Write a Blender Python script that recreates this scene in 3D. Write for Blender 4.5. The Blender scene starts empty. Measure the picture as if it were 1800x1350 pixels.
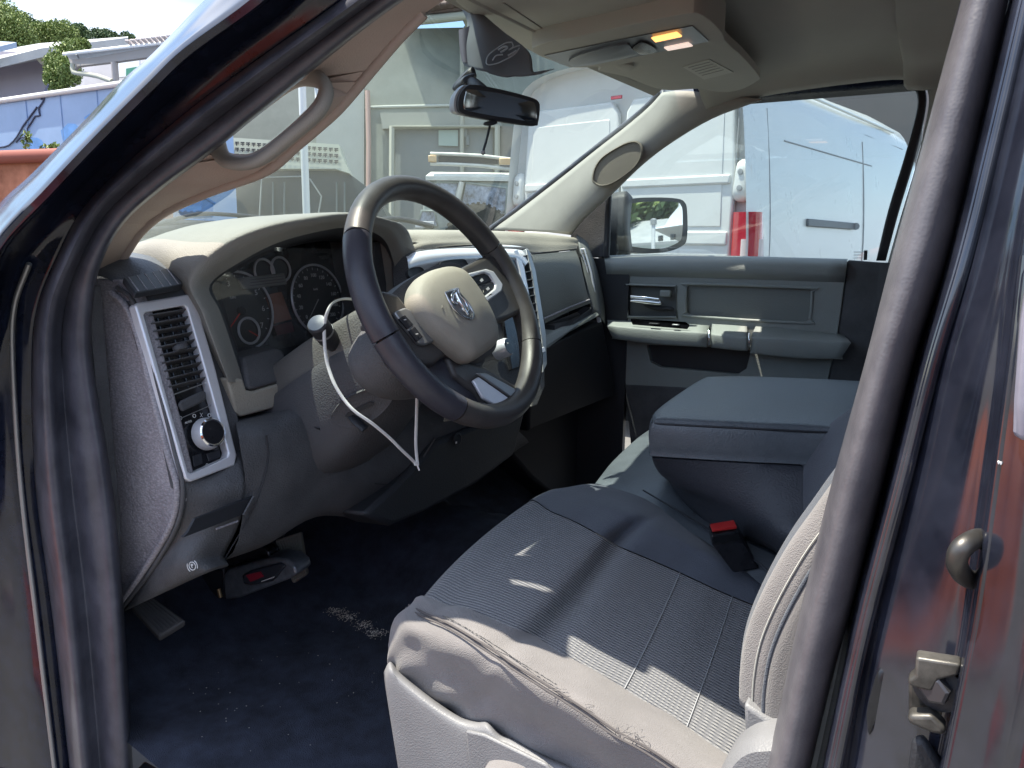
import bpy, bmesh, math, random
from mathutils import Vector, Matrix
from mathutils.geometry import tessellate_polygon
random.seed(7)
R = math.radians
V = Vector
scene = bpy.context.scene
# ------------------------------------------------------------ camera
CAM = V((-0.58, 0, 1.40)); FPX = 1352.0
yaw, pitch, roll = R(30.5), R(-10.3), R(0.7)
FW = V((math.cos(pitch)*math.cos(yaw), math.cos(pitch)*math.sin(yaw), math.sin(pitch)))
RT = FW.cross(V((0, 0, 1))).normalized(); UP = RT.cross(FW)
RT, UP = math.cos(roll)*RT+math.sin(roll)*UP, -math.sin(roll)*RT+math.cos(roll)*UP
cd = bpy.data.cameras.new('Camera'); cam = bpy.data.objects.new('Camera', cd)
scene.collection.objects.link(cam); scene.camera = cam
M = Matrix((RT, UP, -FW)).transposed().to_4x4(); M.translation = CAM
cam.matrix_world = M
cd.sensor_width = 36; cd.lens = FPX/1800*36; cd.clip_start = 0.02; cd.clip_end = 2000
# ------------------------------------------------------------ light
SUN_DIR = V((-0.17, 0.315, 1.0)).normalized()      # towards the sun
el = math.asin(SUN_DIR.z); az = math.atan2(SUN_DIR.x, SUN_DIR.y)
world = bpy.data.worlds.new('World'); scene.world = world; world.use_nodes = True
wn = world.node_tree.nodes; wl = world.node_tree.links; wn.clear()
sky = wn.new('ShaderNodeTexSky'); sky.sky_type = 'NISHITA'; sky.sun_disc = False
sky.sun_elevation = el; sky.sun_rotation = az; sky.dust_density = .6; sky.air_density = 1.0; sky.ozone_density = 1.0
tc = wn.new('ShaderNodeTexCoord'); mp = wn.new('ShaderNodeMapping'); mp.inputs['Scale'].default_value = (1, 1, 2.6)
mp.inputs['Location'].default_value = (0.3, 0.1, 0.12)
nz = wn.new('ShaderNodeTexNoise'); nz.inputs['Scale'].default_value = 2.3; nz.inputs['Detail'].default_value = 7
nz.inputs['Roughness'].default_value = 0.5
cr = wn.new('ShaderNodeValToRGB'); cr.color_ramp.elements[0].position = 0.44; cr.color_ramp.elements[1].position = 0.60
mx = wn.new('ShaderNodeMix'); mx.data_type = 'RGBA'; mx.inputs[7].default_value = (4.9, 5.3, 6.2, 1)
bg = wn.new('ShaderNodeBackground'); bg.inputs['Strength'].default_value = 0.142
wo = wn.new('ShaderNodeOutputWorld')
wl.new(tc.outputs['Generated'], mp.inputs[0]); wl.new(mp.outputs[0], nz.inputs['Vector'])
wl.new(nz.outputs['Fac'], cr.inputs[0]); wl.new(cr.outputs[0], mx.inputs[0]); wl.new(sky.outputs[0], mx.inputs[6])
wl.new(mx.outputs[2], bg.inputs[0]); wl.new(bg.outputs[0], wo.inputs[0])
sd = bpy.data.lights.new('Sun', 'SUN'); sd.energy = 4.4; sd.angle = R(0.5); sd.color = (1.0, 0.94, 0.80)
so = bpy.data.objects.new('Sun', sd); scene.collection.objects.link(so)
so.rotation_euler = SUN_DIR.to_track_quat('Z', 'Y').to_euler(); so.location = (0, 0, 20)
vs = scene.view_settings; vs.view_transform = 'Standard'; vs.look = 'None'; vs.gamma = 1; vs.exposure = 1.2
vs.use_curve_mapping = False
cy = scene.cycles; cy.max_bounces = 10; cy.diffuse_bounces = 5; cy.transparent_max_bounces = 16; cy.caustics_reflective = False
cy.caustics_refractive = False; cy.sample_clamp_indirect = 6
# ------------------------------------------------------------ measuring helpers: a point seen at (px, py) on a known plane
def ray(px, py): return FW+RT*((px-900)/FPX)-UP*((py-675)/FPX)
def X(px, py, v): d = ray(px, py); return CAM+d*((v-CAM.x)/d.x)
def Y(px, py, v): d = ray(px, py); return CAM+d*((v-CAM.y)/d.y)
def Z(px, py, v): d = ray(px, py); return CAM+d*((v-CAM.z)/d.z)
def D(px, py, v): return CAM+ray(px, py)*v                       # v metres along the view axis
def PL(px, py, p, n):
    d = ray(px, py); return CAM+d*((V(p)-CAM).dot(V(n))/d.dot(V(n)))
def T(px, py, b):                                                # body side with tumblehome above the belt
    x = b
    for _ in range(8):
        p = X(px, py, x); x = b+0.22*max(0, p.z-1.37)
    return X(px, py, x)
# ------------------------------------------------------------ object helpers
COL = scene.collection
def link(name, me, parent=None, mat=None, label=None, cat=None, group=None, kind=None):
    o = bpy.data.objects.new(name, me); COL.objects.link(o)
    if mat is not None: me.materials.append(mat)
    if parent is not None:
        o.parent = parent
        q = parent; root = q
        while root.parent: root = root.parent
        if parent is root and root.type == 'EMPTY': o.matrix_parent_inverse = Matrix.Translation(-root.location) @ Matrix.Identity(4) if not any(root.rotation_euler) else root.matrix_basis.inverted()
    if label: o['label'] = label
    if cat: o['category'] = cat
    if group: o['group'] = group
    if kind: o['kind'] = kind
    return o
def thing(name, label, cat, loc=(0, 0, 0), group=None):
    o = bpy.data.objects.new(name, None); COL.objects.link(o); o.location = loc; o.empty_display_size = .2
    o['label'] = label; o['category'] = cat
    if group: o['group'] = group
    return o
def mesh(name, vs_, fs, mat, parent=None, smooth=35, bevel=0, seg=2, sub=0, solid=0, off=-1, **k):
    me = bpy.data.meshes.new(name); me.from_pydata([tuple(v) for v in vs_], [], fs); me.validate()
    bm = bmesh.new(); bm.from_mesh(me); bmesh.ops.recalc_face_normals(bm, faces=bm.faces) if k.pop('recalc', True) else None
    bm.to_mesh(me); bm.free()
    if smooth:
        me.polygons.foreach_set('use_smooth', [True]*len(me.polygons))
        if smooth < 180: me.set_sharp_from_angle(angle=R(smooth))
    o = link(name, me, parent, mat, **k)
    if solid:
        m = o.modifiers.new('Solid', 'SOLIDIFY'); m.thickness = solid; m.offset = off
    if bevel:
        m = o.modifiers.new('Bevel', 'BEVEL'); m.width = bevel; m.segments = seg; m.limit_method = 'ANGLE'; m.angle_limit = R(30)
        m.harden_normals = False
    if sub:
        m = o.modifiers.new('Sub', 'SUBSURF'); m.levels = m.render_levels = sub
    return o
def cr1(p0, p1, p2, p3, t):
    return 0.5*((2*p1)+(p2-p0)*t+(2*p0-5*p1+4*p2-p3)*t*t+(3*p1-p0-3*p2+p3)*t*t*t)
def spline(pts, n, closed=False):
    pts = [V(p) for p in pts]; out = []; m = len(pts)
    for i in range(m if closed else m-1):
        if closed: a, b, c, d = pts[i-1], pts[i], pts[(i+1) % m], pts[(i+2) % m]
        else:
            b, c = pts[i], pts[i+1]; a = pts[i-1] if i else 2*b-c; d = pts[i+2] if i+2 < m else 2*c-b
        for j in range(n): out.append(cr1(a, b, c, d, j/n))
    if not closed: out.append(pts[-1])
    return out
def grid(name, rows, mat, parent=None, nu=4, nv=4, solid=0, off=-1, disp=None, closed=False, **k):
    """smooth sheet through rows of points"""
    rr = [spline(r, nu) for r in rows]; cols = []
    for c in zip(*rr): cols.append(spline(c, nv, closed))
    nr, nc = len(cols[0]), len(cols); vs_ = []
    for i in range(nr):
        for j in range(nc):
            p = cols[j][i]
            if disp: p = disp(p, i/(nr-1), j/(nc-1))
            vs_.append(p)
    fs = [(i*nc+j, i*nc+j+1, (i+1)*nc+j+1, (i+1)*nc+j) for i in range(nr-1) for j in range(nc-1)]
    if closed: fs += [((nr-1)*nc+j, (nr-1)*nc+j+1, j+1, j) for j in range(nc-1)]
    return mesh(name, vs_, fs, mat, parent, smooth=k.pop('smooth', 60), solid=solid, off=off, **k)
def slab(name, outline, ext, mat, parent=None, holes=(), bevel=0, n=0, **k):
    """flat or slightly curved plate: outline (with holes) extruded by ext"""
    if n: outline = spline(outline, n, True); holes = [spline(h, n, True) for h in holes]
    loops = [[V(p) for p in outline]]+[[V(p) for p in h] for h in holes]
    ext = V(ext); seen = k.pop('seen', False)
    tri = tessellate_polygon([[V(((p-CAM).dot(RT)/(p-CAM).dot(FW), (p-CAM).dot(UP)/(p-CAM).dot(FW), 0)) for p in l] for l in loops] if seen else loops); flat = [p for l in loops for p in l]; N = len(flat)
    vs_ = flat+[p+ext for p in flat]; fs = []
    if len(loops) == 1 and not k.pop('tess', n > 0):
        fs = [tuple(range(N)), tuple(range(2*N-1, N-1, -1))]
    else:
        k.pop('tess', None)
        fs = [tuple(t) for t in tri]+[tuple(i+N for i in reversed(t)) for t in tri]
    s = 0
    for l in loops:
        m = len(l)
        for i in range(m): a, b = s+i, s+(i+1) % m; fs.append((a, b, b+N, a+N))
        s += m
    return mesh(name, vs_, fs, mat, parent, bevel=bevel, smooth=k.pop('smooth', 30), **k)
def frames(pts, closed):
    out = []; m = len(pts); up = None
    for i in range(m):
        t = (pts[(i+1) % m]-pts[i-1]) if closed else (pts[min(i+1, m-1)]-pts[max(i-1, 0)])
        t = t.normalized() if t.length > 1e-9 else V((0, 0, 1))
        if up is None:
            up = V((0, 0, 1)) if abs(t.z) < .9 else V((1, 0, 0))
        up = (up-t*up.dot(t)); up = up.normalized() if up.length > 1e-6 else t.orthogonal().normalized()
        out.append((t, up, t.cross(up)))
    return out
def tube(name, pts, r, mat, parent=None, n=4, seg=10, closed=False, flat=1.0, upv=None, **k):
    if n: P_ = spline(pts, n, closed)
    else: P_ = [V(p) for p in pts]
    m = len(P_); fr = frames(P_, closed); vs_ = []; fs = []
    for i, (p, f) in enumerate(zip(P_, fr)):
        t, u, w = f
        if upv is not None:
            u = V(upv)-t*t.dot(V(upv)); u.normalize(); w = t.cross(u)
        q = i/max(1, m-1)
        rr = r(q) if callable(r) else r
        for j in range(seg):
            a = 2*math.pi*j/seg; vs_.append(p+w*math.cos(a)*rr+u*math.sin(a)*rr*flat)
    for i in range(m if closed else m-1):
        for j in range(seg):
            a = i*seg+j; b = i*seg+(j+1) % seg; c = ((i+1) % m)*seg+(j+1) % seg; d = ((i+1) % m)*seg+j
            fs.append((a, b, c, d))
    if not closed: fs += [tuple(range(seg)), tuple((m-1)*seg+j for j in range(seg))]
    return mesh(name, vs_, fs, mat, parent, smooth=k.pop('smooth', 50), **k)
def obox(name, c, ax, size, mat, parent=None, bevel=.003, **k):
    """oriented box: centre, three axes, three sizes"""
    c = V(c); a, b, d = [V(q).normalized()*(s/2) for q, s in zip(ax, size)]
    vs_ = [c+a*i+b*j+d*l for i in (-1, 1) for j in (-1, 1) for l in (-1, 1)]
    fs = [(0, 1, 3, 2), (4, 6, 7, 5), (0, 4, 5, 1), (2, 3, 7, 6), (0, 2, 6, 4), (1, 5, 7, 3)]
    return mesh(name, vs_, fs, mat, parent, bevel=bevel, **k)
WAX = ((1, 0, 0), (0, 1, 0), (0, 0, 1))
def lathe(name, c, axis, prof, mat, parent=None, seg=40, **k):
    """profile [(radius, height)] turned about an axis"""
    c = V(c); ax = V(axis).normalized(); u = ax.orthogonal().normalized(); w = ax.cross(u); vs_ = []; fs = []
    for r, h in prof:
        for j in range(seg):
            a = 2*math.pi*j/seg; vs_.append(c+ax*h+(u*math.cos(a)+w*math.sin(a))*max(r, 1e-5))
    for i in range(len(prof)-1):
        for j in range(seg):
            a = i*seg+j; b = i*seg+(j+1) % seg; fs.append((a, b, b+seg, a+seg))
    fs += [tuple(range(seg)), tuple((len(prof)-1)*seg+j for j in range(seg))]
    return mesh(name, vs_, fs, mat, parent, smooth=k.pop('smooth', 35), **k)
def dome(name, outline, ctr, nrm, prof, mat, parent=None, n=5, **k):
    """outline shrunk towards its centre while it rises: prof [(scale, height)]"""
    o_ = spline(outline, n, True) if n else [V(p) for p in outline]; ctr = V(ctr); nrm = V(nrm).normalized(); m = len(o_); vs_ = []; fs = []
    for s, h in prof:
        for p in o_: vs_.append(ctr+(p-ctr)*s+nrm*h)
    for i in range(len(prof)-1):
        for j in range(m): a = i*m+j; b = i*m+(j+1) % m; fs.append((a, b, b+m, a+m))
    fs += [tuple(range(m)), tuple((len(prof)-1)*m+j for j in range(m))]
    return mesh(name, vs_, fs, mat, parent, smooth=k.pop('smooth', 50), **k)
def loft(name, loops, mat, parent=None, n=4, m=3, **k):
    """closed loops joined in order, both ends capped"""
    ls = [spline(l, n, True) if n else [V(p) for p in l] for l in loops]
    cols = [spline(c, m) if m else list(c) for c in zip(*ls)]; nr = len(cols[0]); nc = len(cols)
    vs_ = [cols[j][i] for i in range(nr) for j in range(nc)]
    fs = [(i*nc+j, i*nc+(j+1) % nc, (i+1)*nc+(j+1) % nc, (i+1)*nc+j) for i in range(nr-1) for j in range(nc)]
    fs += [tuple(range(nc)), tuple((nr-1)*nc+j for j in range(nc))]
    return mesh(name, vs_, fs, mat, parent, smooth=k.pop('smooth', 50), **k)
def text(name, s, c, right, up, size, mat, parent, ext=.0004, align='CENTER'):
    cu = bpy.data.curves.new(name, 'FONT'); cu.body = s; cu.size = size; cu.extrude = ext; cu.align_x = align; cu.align_y = 'CENTER'
    cu.resolution_u = 2
    t = bpy.data.objects.new(name, cu); COL.objects.link(t)
    bpy.context.view_layer.update()
    me = bpy.data.meshes.new_from_object(t.evaluated_get(bpy.context.evaluated_depsgraph_get()))
    bpy.data.objects.remove(t); r = V(right).normalized(); u = V(up); u = (u-r*u.dot(r)).normalized(); w = r.cross(u)
    mt = Matrix((r, u, w)).transposed().to_4x4(); mt.translation = V(c); me.transform(mt); me.materials.clear()
    return link(name, me, parent, mat)
# ------------------------------------------------------------ materials
def pm(name, col, rough=.6, metal=0, grain=None, gs=.15, var=0, vs_=6, coat=0, spec=.5, dust=0, trans=0, sheen=0, scratch=0):
    m = bpy.data.materials.new(name); m.use_nodes = True; nt = m.node_tree; b = nt.nodes['Principled BSDF']; L = nt.links
    b.inputs['Base Color'].default_value = (*col, 1); b.inputs['Roughness'].default_value = rough; b.inputs['Metallic'].default_value = metal
    b.inputs['Coat Weight'].default_value = coat; b.inputs['Specular IOR Level'].default_value = spec
    b.inputs['Sheen Weight'].default_value = sheen
    t = nt.nodes.new('ShaderNodeTexCoord')
    if var or dust:
        n = nt.nodes.new('ShaderNodeTexNoise'); n.inputs['Scale'].default_value = vs_; n.inputs['Detail'].default_value = 8; n.inputs['Roughness'].default_value = .65
        L.new(t.outputs['Object'], n.inputs['Vector'])
        r = nt.nodes.new('ShaderNodeValToRGB'); r.color_ramp.elements[0].position = .3; r.color_ramp.elements[1].position = .72
        v = max(var, .02)
        r.color_ramp.elements[0].color = (*[c*(1-v) for c in col], 1)
        r.color_ramp.elements[1].color = (*[min(1, c*(1+v)+dust*d) for c, d in zip(col, (.30, .28, .25))], 1)
        L.new(n.outputs['Fac'], r.inputs[0]); L.new(r.outputs[0], b.inputs['Base Color'])
        mr = nt.nodes.new('ShaderNodeMapRange'); mr.inputs[3].default_value = max(.03, rough-.08); mr.inputs[4].default_value = min(1, rough+.12)
        L.new(n.outputs['Fac'], mr.inputs[0]); L.new(mr.outputs[0], b.inputs['Roughness'])
    if grain:
        v = nt.nodes.new('ShaderNodeTexVoronoi'); v.inputs['Scale'].default_value = grain; v.feature = 'SMOOTH_F1'
        L.new(t.outputs['Object'], v.inputs['Vector'])
        bp = nt.nodes.new('ShaderNodeBump'); bp.inputs['Strength'].default_value = gs; bp.inputs['Distance'].default_value = .002
        L.new(v.outputs['Distance'], bp.inputs['Height']); L.new(bp.outputs[0], b.inputs['Normal'])
    return m
def emis(name, col, s):
    m = pm(name, col, .5); b = m.node_tree.nodes['Principled BSDF']; b.inputs['Emission Color'].default_value = (*col, 1)
    b.inputs['Emission Strength'].default_value = s; return m
def nodebits(m): return m.node_tree, m.node_tree.nodes, m.node_tree.links, m.node_tree.nodes['Principled BSDF']
MD = pm('dark_plastic', (.072, .074, .081), .62, grain=420, gs=.5, var=.25, vs_=14, dust=.03)
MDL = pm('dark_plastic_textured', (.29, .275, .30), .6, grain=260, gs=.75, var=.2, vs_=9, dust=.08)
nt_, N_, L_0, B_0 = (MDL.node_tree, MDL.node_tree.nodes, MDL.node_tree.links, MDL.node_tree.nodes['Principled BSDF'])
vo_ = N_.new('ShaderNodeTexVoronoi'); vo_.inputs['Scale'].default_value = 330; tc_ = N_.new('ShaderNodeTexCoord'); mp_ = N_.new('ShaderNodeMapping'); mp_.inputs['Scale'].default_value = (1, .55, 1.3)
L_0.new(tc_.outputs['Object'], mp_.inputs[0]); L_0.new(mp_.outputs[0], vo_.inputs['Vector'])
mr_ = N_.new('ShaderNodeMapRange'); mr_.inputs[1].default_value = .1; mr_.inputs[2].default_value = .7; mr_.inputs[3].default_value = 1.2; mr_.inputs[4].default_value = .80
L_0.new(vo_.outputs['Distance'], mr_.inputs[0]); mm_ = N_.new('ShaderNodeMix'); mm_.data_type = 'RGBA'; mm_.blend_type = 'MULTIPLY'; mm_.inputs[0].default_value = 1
src_ = B_0.inputs['Base Color'].links[0].from_socket; L_0.new(src_, mm_.inputs[6]); L_0.new(mr_.outputs[0], mm_.inputs[7]); L_0.new(mm_.outputs[2], B_0.inputs['Base Color'])   # relief of the grain put into the colour: lit crests, shaded hollows
MBG = pm('beige_plastic', (.34, .315, .265), .62, grain=380, gs=.45, var=.08, vs_=10)
MBGL = pm('pale_dash_plastic', (.24, .232, .21), .6, grain=700, gs=.4, var=.08, vs_=6, dust=.06)
MGR = pm('grey_door_plastic', (.25, .27, .262), .55, grain=400, gs=.35, var=.08, vs_=5)
MTR = pm('pillar_trim', (.45, .37, .325), .7, grain=500, gs=.2, var=.06, vs_=4)
MTP = pm('pillar_trim_pale', (.31, .30, .275), .7, grain=500, gs=.2, var=.10, vs_=7)
MHL = pm('headliner', (.36, .35, .315), .95, grain=900, gs=.25, var=.08, vs_=3, sheen=.2)
MVI = pm('visor_vinyl', (.40, .385, .345), .8, grain=700, gs=.2, var=.06, vs_=5)
MSV = pm('silver_trim', (.76, .77, .82), .34, metal=.35, var=.05, vs_=20)
MSVD = pm('dark_silver', (.34, .35, .36), .38, metal=.7, var=.08, vs_=20)
MCH = pm('chrome', (.85, .86, .88), .07, metal=1)
MBK = pm('gloss_black_plastic', (.012, .013, .017), .22, var=.3, vs_=30, dust=.02)
MBKM = pm('matt_black_plastic', (.020, .022, .028), .55, grain=500, gs=.2)
MRB = pm('seal_rubber', (.055, .058, .078), .36, grain=300, gs=.12, var=.35, vs_=18, dust=.06)
MRBL = pm('worn_seal_rubber', (.095, .09, .105), .36, grain=500, gs=.1, var=.15, vs_=22, dust=.12)
MPT = pm('black_paint', (.010, .014, .030), .09, coat=.0, spec=.5, var=.5, vs_=35, dust=.006)
MPD = pm('dusty_black_paint', (.010, .013, .026), .10, spec=1.0, var=.6, vs_=11, dust=.05)
MLE = pm('wheel_leather', (.062, .058, .057), .42, grain=900, gs=.12, var=.25, vs_=16, dust=.03)
MLES = pm('wheel_smooth_grip', (.045, .045, .058), .34, grain=700, gs=.15, var=.2, vs_=20)
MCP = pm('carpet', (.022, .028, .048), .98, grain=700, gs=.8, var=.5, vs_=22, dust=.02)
MCV = pm('console_vinyl', (.105, .122, .14), .33, grain=420, gs=.3, var=.25, vs_=7, dust=.03)
MSF = pm('seat_side_fabric', (.185, .172, .172), .92, grain=900, gs=.5, var=.16, vs_=9, sheen=.25, dust=.04)
MSD = pm('seat_dark_fabric', (.072, .082, .105), .95, grain=900, gs=.5, var=.15, vs_=8, sheen=.2, dust=.02)
MSB = pm('seat_base_plastic', (.20, .20, .21), .5, grain=600, gs=.22, var=.10, vs_=10, dust=.05)
MWH = pm('white_mark', (.75, .75, .75), .6)
MTIE = pm('white_nylon', (.74, .74, .72), .4)
MRED = pm('red_plastic', (.55, .03, .03), .35)
MNRED = emis('needle_red', (.5, .03, .02), .04)
MLCD = pm('amber_screen', (.30, .115, .065), .25)
MMIR = pm('mirror', (.80, .83, .84), .015, metal=1)
MMIRD = pm('dim_mirror', (.34, .35, .35), .16, metal=1)
MPAP = pm('paper_label', (.52, .51, .46), .8)
# ribbed seat cloth: fore-aft ribs as bump and colour of the weave
MRIB = pm('ribbed_seat_cloth', (.10, .11, .135), .95, sheen=.3)
nt, N, L, B = nodebits(MRIB)
t = N.new('ShaderNodeUVMap'); sp = N.new('ShaderNodeSeparateXYZ'); L.new(t.outputs[0], sp.inputs[0])
def mth(op, a, b=None, N=N, L=L):
    n = N.new('ShaderNodeMath'); n.operation = op
    for i, q in enumerate((a, b)):
        if q is None: continue
        if isinstance(q, (int, float)): n.inputs[i].default_value = q
        else: L.new(q, n.inputs[i])
    return n.outputs[0]
w1 = mth('SINE', mth('MULTIPLY', sp.outputs[0], 2*math.pi*150))        # ribs run fore and aft
w2 = mth('SINE', mth('MULTIPLY', sp.outputs[1], 2*math.pi*75))
bl = N.new('ShaderNodeMapRange'); L.new(sp.outputs[1], bl.inputs[0]); bl.inputs[1].default_value = .40; bl.inputs[2].default_value = .50
ht = mth('MULTIPLY', w1, mth('ADD', 1.0, mth('MULTIPLY', bl.outputs[0], mth('MULTIPLY', w2, .45))))
hn = N.new('ShaderNodeTexNoise'); hn.inputs['Scale'].default_value = 400; tcc = N.new('ShaderNodeTexCoord'); L.new(tcc.outputs['Object'], hn.inputs['Vector'])
ht2 = mth('ADD', mth('MULTIPLY', ht, .5), mth('MULTIPLY', hn.outputs['Fac'], .5))
bp = N.new('ShaderNodeBump'); bp.inputs['Strength'].default_value = .9; bp.inputs['Distance'].default_value = .0022
L.new(ht2, bp.inputs['Height']); L.new(bp.outputs[0], B.inputs['Normal'])
rr = N.new('ShaderNodeValToRGB'); rr.color_ramp.elements[0].color = (.016, .022, .038, 1); rr.color_ramp.elements[1].color = (.27, .268, .28, 1)
L.new(mth('ADD', mth('MULTIPLY', ht, .40), .5), rr.inputs[0]); L.new(rr.outputs[0], B.inputs['Base Color'])
def glass(name, tint, dustc, dust, ior=1.5, rough=.0, refl=1.0):
    """window glass: see-through, mirror-like by Fresnel, with a thin film of dust"""
    m = bpy.data.materials.new(name); m.use_nodes = True; n = m.node_tree.nodes; l = m.node_tree.links; n.clear()
    tr = n.new('ShaderNodeBsdfTransparent'); tr.inputs[0].default_value = (*tint, 1)
    gl = n.new('ShaderNodeBsdfGlossy'); gl.inputs['Roughness'].default_value = rough; gl.inputs[0].default_value = (refl, refl, refl, 1)
    df = n.new('ShaderNodeBsdfDiffuse'); df.inputs[0].default_value = (*dustc, 1)
    lw_ = n.new('ShaderNodeLayerWeight'); lw_.inputs[0].default_value = .5
    pw = n.new('ShaderNodeMath'); pw.operation = 'POWER'; pw.inputs[1].default_value = 5; l.new(lw_.outputs['Facing'], pw.inputs[0])
    fr = n.new('ShaderNodeMath'); fr.operation = 'MULTIPLY_ADD'; fr.inputs[1].default_value = .75; fr.inputs[2].default_value = .05; l.new(pw.outputs[0], fr.inputs[0])
    m1 = n.new('ShaderNodeMixShader'); m2 = n.new('ShaderNodeMixShader'); o = n.new('ShaderNodeOutputMaterial')
    l.new(fr.outputs[0], m1.inputs[0]); l.new(tr.outputs[0], m1.inputs[1]); l.new(gl.outputs[0], m1.inputs[2])
    nn = n.new('ShaderNodeTexNoise'); nn.inputs['Scale'].default_value = 7; nn.inputs['Detail'].default_value = 9; t_ = n.new('ShaderNodeTexCoord')
    l.new(t_.outputs['Object'], nn.inputs['Vector']); r_ = n.new('ShaderNodeMapRange'); r_.inputs[1].default_value = .3; r_.inputs[2].default_value = .75
    r_.inputs[3].default_value = dust*.7; r_.inputs[4].default_value = dust*1.5; l.new(nn.outputs['Fac'], r_.inputs[0])
    l.new(r_.outputs[0], m2.inputs[0]); l.new(m1.outputs[0], m2.inputs[1]); l.new(df.outputs[0], m2.inputs[2]); l.new(m2.outputs[0], o.inputs[0])
    return m
GW = glass('windshield_glass', (.80, .89, .88), (.75, .85, .85), .035)
GS = glass('side_glass', (.86, .92, .92), (.8, .85, .85), .02)
GC = glass('cluster_lens', (.9, .9, .9), (.5, .5, .48), .03)
GCAR = glass('car_glass', (.25, .28, .33), (.5, .5, .55), .05)
# ============================================================ SETTING
def flat(name, x0, x1, y0, y1, z, mat, **k):
    return mesh(name, [(x0, y0, z), (x1, y0, z), (x1, y1, z), (x0, y1, z)], [(0, 1, 2, 3)], mat, smooth=0, **k)
MGND = pm('yard_concrete', (.14, .137, .133), .9, grain=60, gs=.3, var=.25, vs_=.8, dust=.1)
flat('ground', -300, 300, -300, 300, -.0, MGND, kind='structure')
# ============================================================ PICKUP TRUCK
TR = thing('pickup_truck', 'x', 'pickup truck', (.85, .6, 0))
TR['label'] = 'black pickup truck whose open cab with steering wheel and worn cloth seat fills the photo'
def part(name):                       # an assembly of sub-parts
    o = bpy.data.objects.new(name, None); COL.objects.link(o); o.parent = TR; o.matrix_parent_inverse = Matrix.Translation(-TR.location)
    o.empty_display_size = .05; return o
# ---- driver side A pillar: painted frame, rubber seal, trim
K0 = [(-270, 1450), (-250, 1100), (-200, 850), (-130, 640), (-90, 500), (0, 383), (67, 318), (163, 220), (233, 147), (290, 96), (393, 0), (500, -95)]
K1 = [(-150, 1450), (-120, 1100), (-90, 850), (-60, 640), (-30, 510), (0, 428), (83, 337), (167, 247), (267, 147), (333, 84), (450, 0), (550, -90)]
K2 = [(105, 1450), (62, 1100), (33, 850), (18, 640), (20, 540), (45, 465), (110, 370), (200, 272), (300, 175), (385, 105), (520, 2), (610, -80)]
K3 = [(138, 1450), (100, 1100), (68, 850), (62, 640), (72, 540), (108, 450), (150, 370), (215, 302), (318, 213), (418, 137), (597, 10), (690, -60)]
K4 = [(236, 1450), (214, 1072), (193, 850), (160, 640), (160, 530), (177, 455), (215, 390), (275, 335), (367, 267), (450, 200), (640, 45), (790, -60)]
def mixk(A, B_, f): return [(a[0]+(b[0]-a[0])*f, a[1]+(b[1]-a[1])*f) for a, b in zip(A, B_)]
def TT(K, b): return [T(x, y, b) for x, y in K]
grid('a_pillar', [TT(mixk(K0, K1, -.35), .06), TT(K0, .0), TT(mixk(K0, K1, .5), -.028), TT(K1, -.046), TT(mixk(K1, K2, .12), -.030), TT(mixk(K1, K2, .55), .012), TT(K2, .036), TT(K3, .06)],
     MPT, TR, nu=5, nv=5, solid=.012, off=0)
grid('door_seal', [TT(mixk(K3, K4, -.02), .055), TT(mixk(K3, K4, .07), .028), TT(mixk(K3, K4, .20), .018), TT(mixk(K3, K4, .36), .036), TT(mixk(K3, K4, .50), .050), TT(mixk(K3, K4, .70), .050), TT(mixk(K3, K4, .92), .058), TT(mixk(K3, K4, 1.0), .085)],
     MRB, TR, nu=6, nv=5, solid=.006, off=0)
# pinch weld lip catching light between paint and seal
tube('weld_flange', TT(mixk(K2, K3, .1), .030)[0:6], .004, MSVD, TR, n=6, seg=8)
# trim with grab handle opening
tr_o = [T(*p, .088) for p in [(135, 490), (145, 460), (162, 435), (195, 370), (252, 318), (340, 248), (425, 178), (535, 88), (635, 10), (735, -65)]]
tr_i = [T(*p, .175) for p in [(840, -45), (745, 24), (702, 67), (655, 122), (600, 187), (560, 224), (520, 258), (467, 301), (367, 338), (293, 371), (250, 405), (225, 440), (207, 472)]]
def TH(p): return T(p[0], p[1], .13)
hole = [TH(p) for p in [(393, 242), (394, 264), (412, 273), (431, 275), (452, 271), (480, 253), (526, 214), (557, 182), (566, 160), (565, 149), (557, 145), (512, 147), (495, 155), (455, 187)]]
slab('pillar_trim', tr_o+tr_i, (.006, .012, .004), MTR, TR, holes=[hole], seen=True, n=3)
tube('grab_handle', [T(*p, b) for p, b in [((388, 232), .125), ((384, 262), .12), ((400, 283), .12), ((432, 287), .12), ((465, 276), .12), ((510, 240), .12), ((557, 200), .12), ((574, 170), .122), ((570, 148), .125), ((550, 137), .13), ((510, 141), .13), ((450, 184), .13)]],
     .0085, MTP, TR, n=5, seg=12, closed=True, flat=1.4)
tube('trim_bead', tr_i[1:], .007, MTR, TR, n=5)
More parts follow.
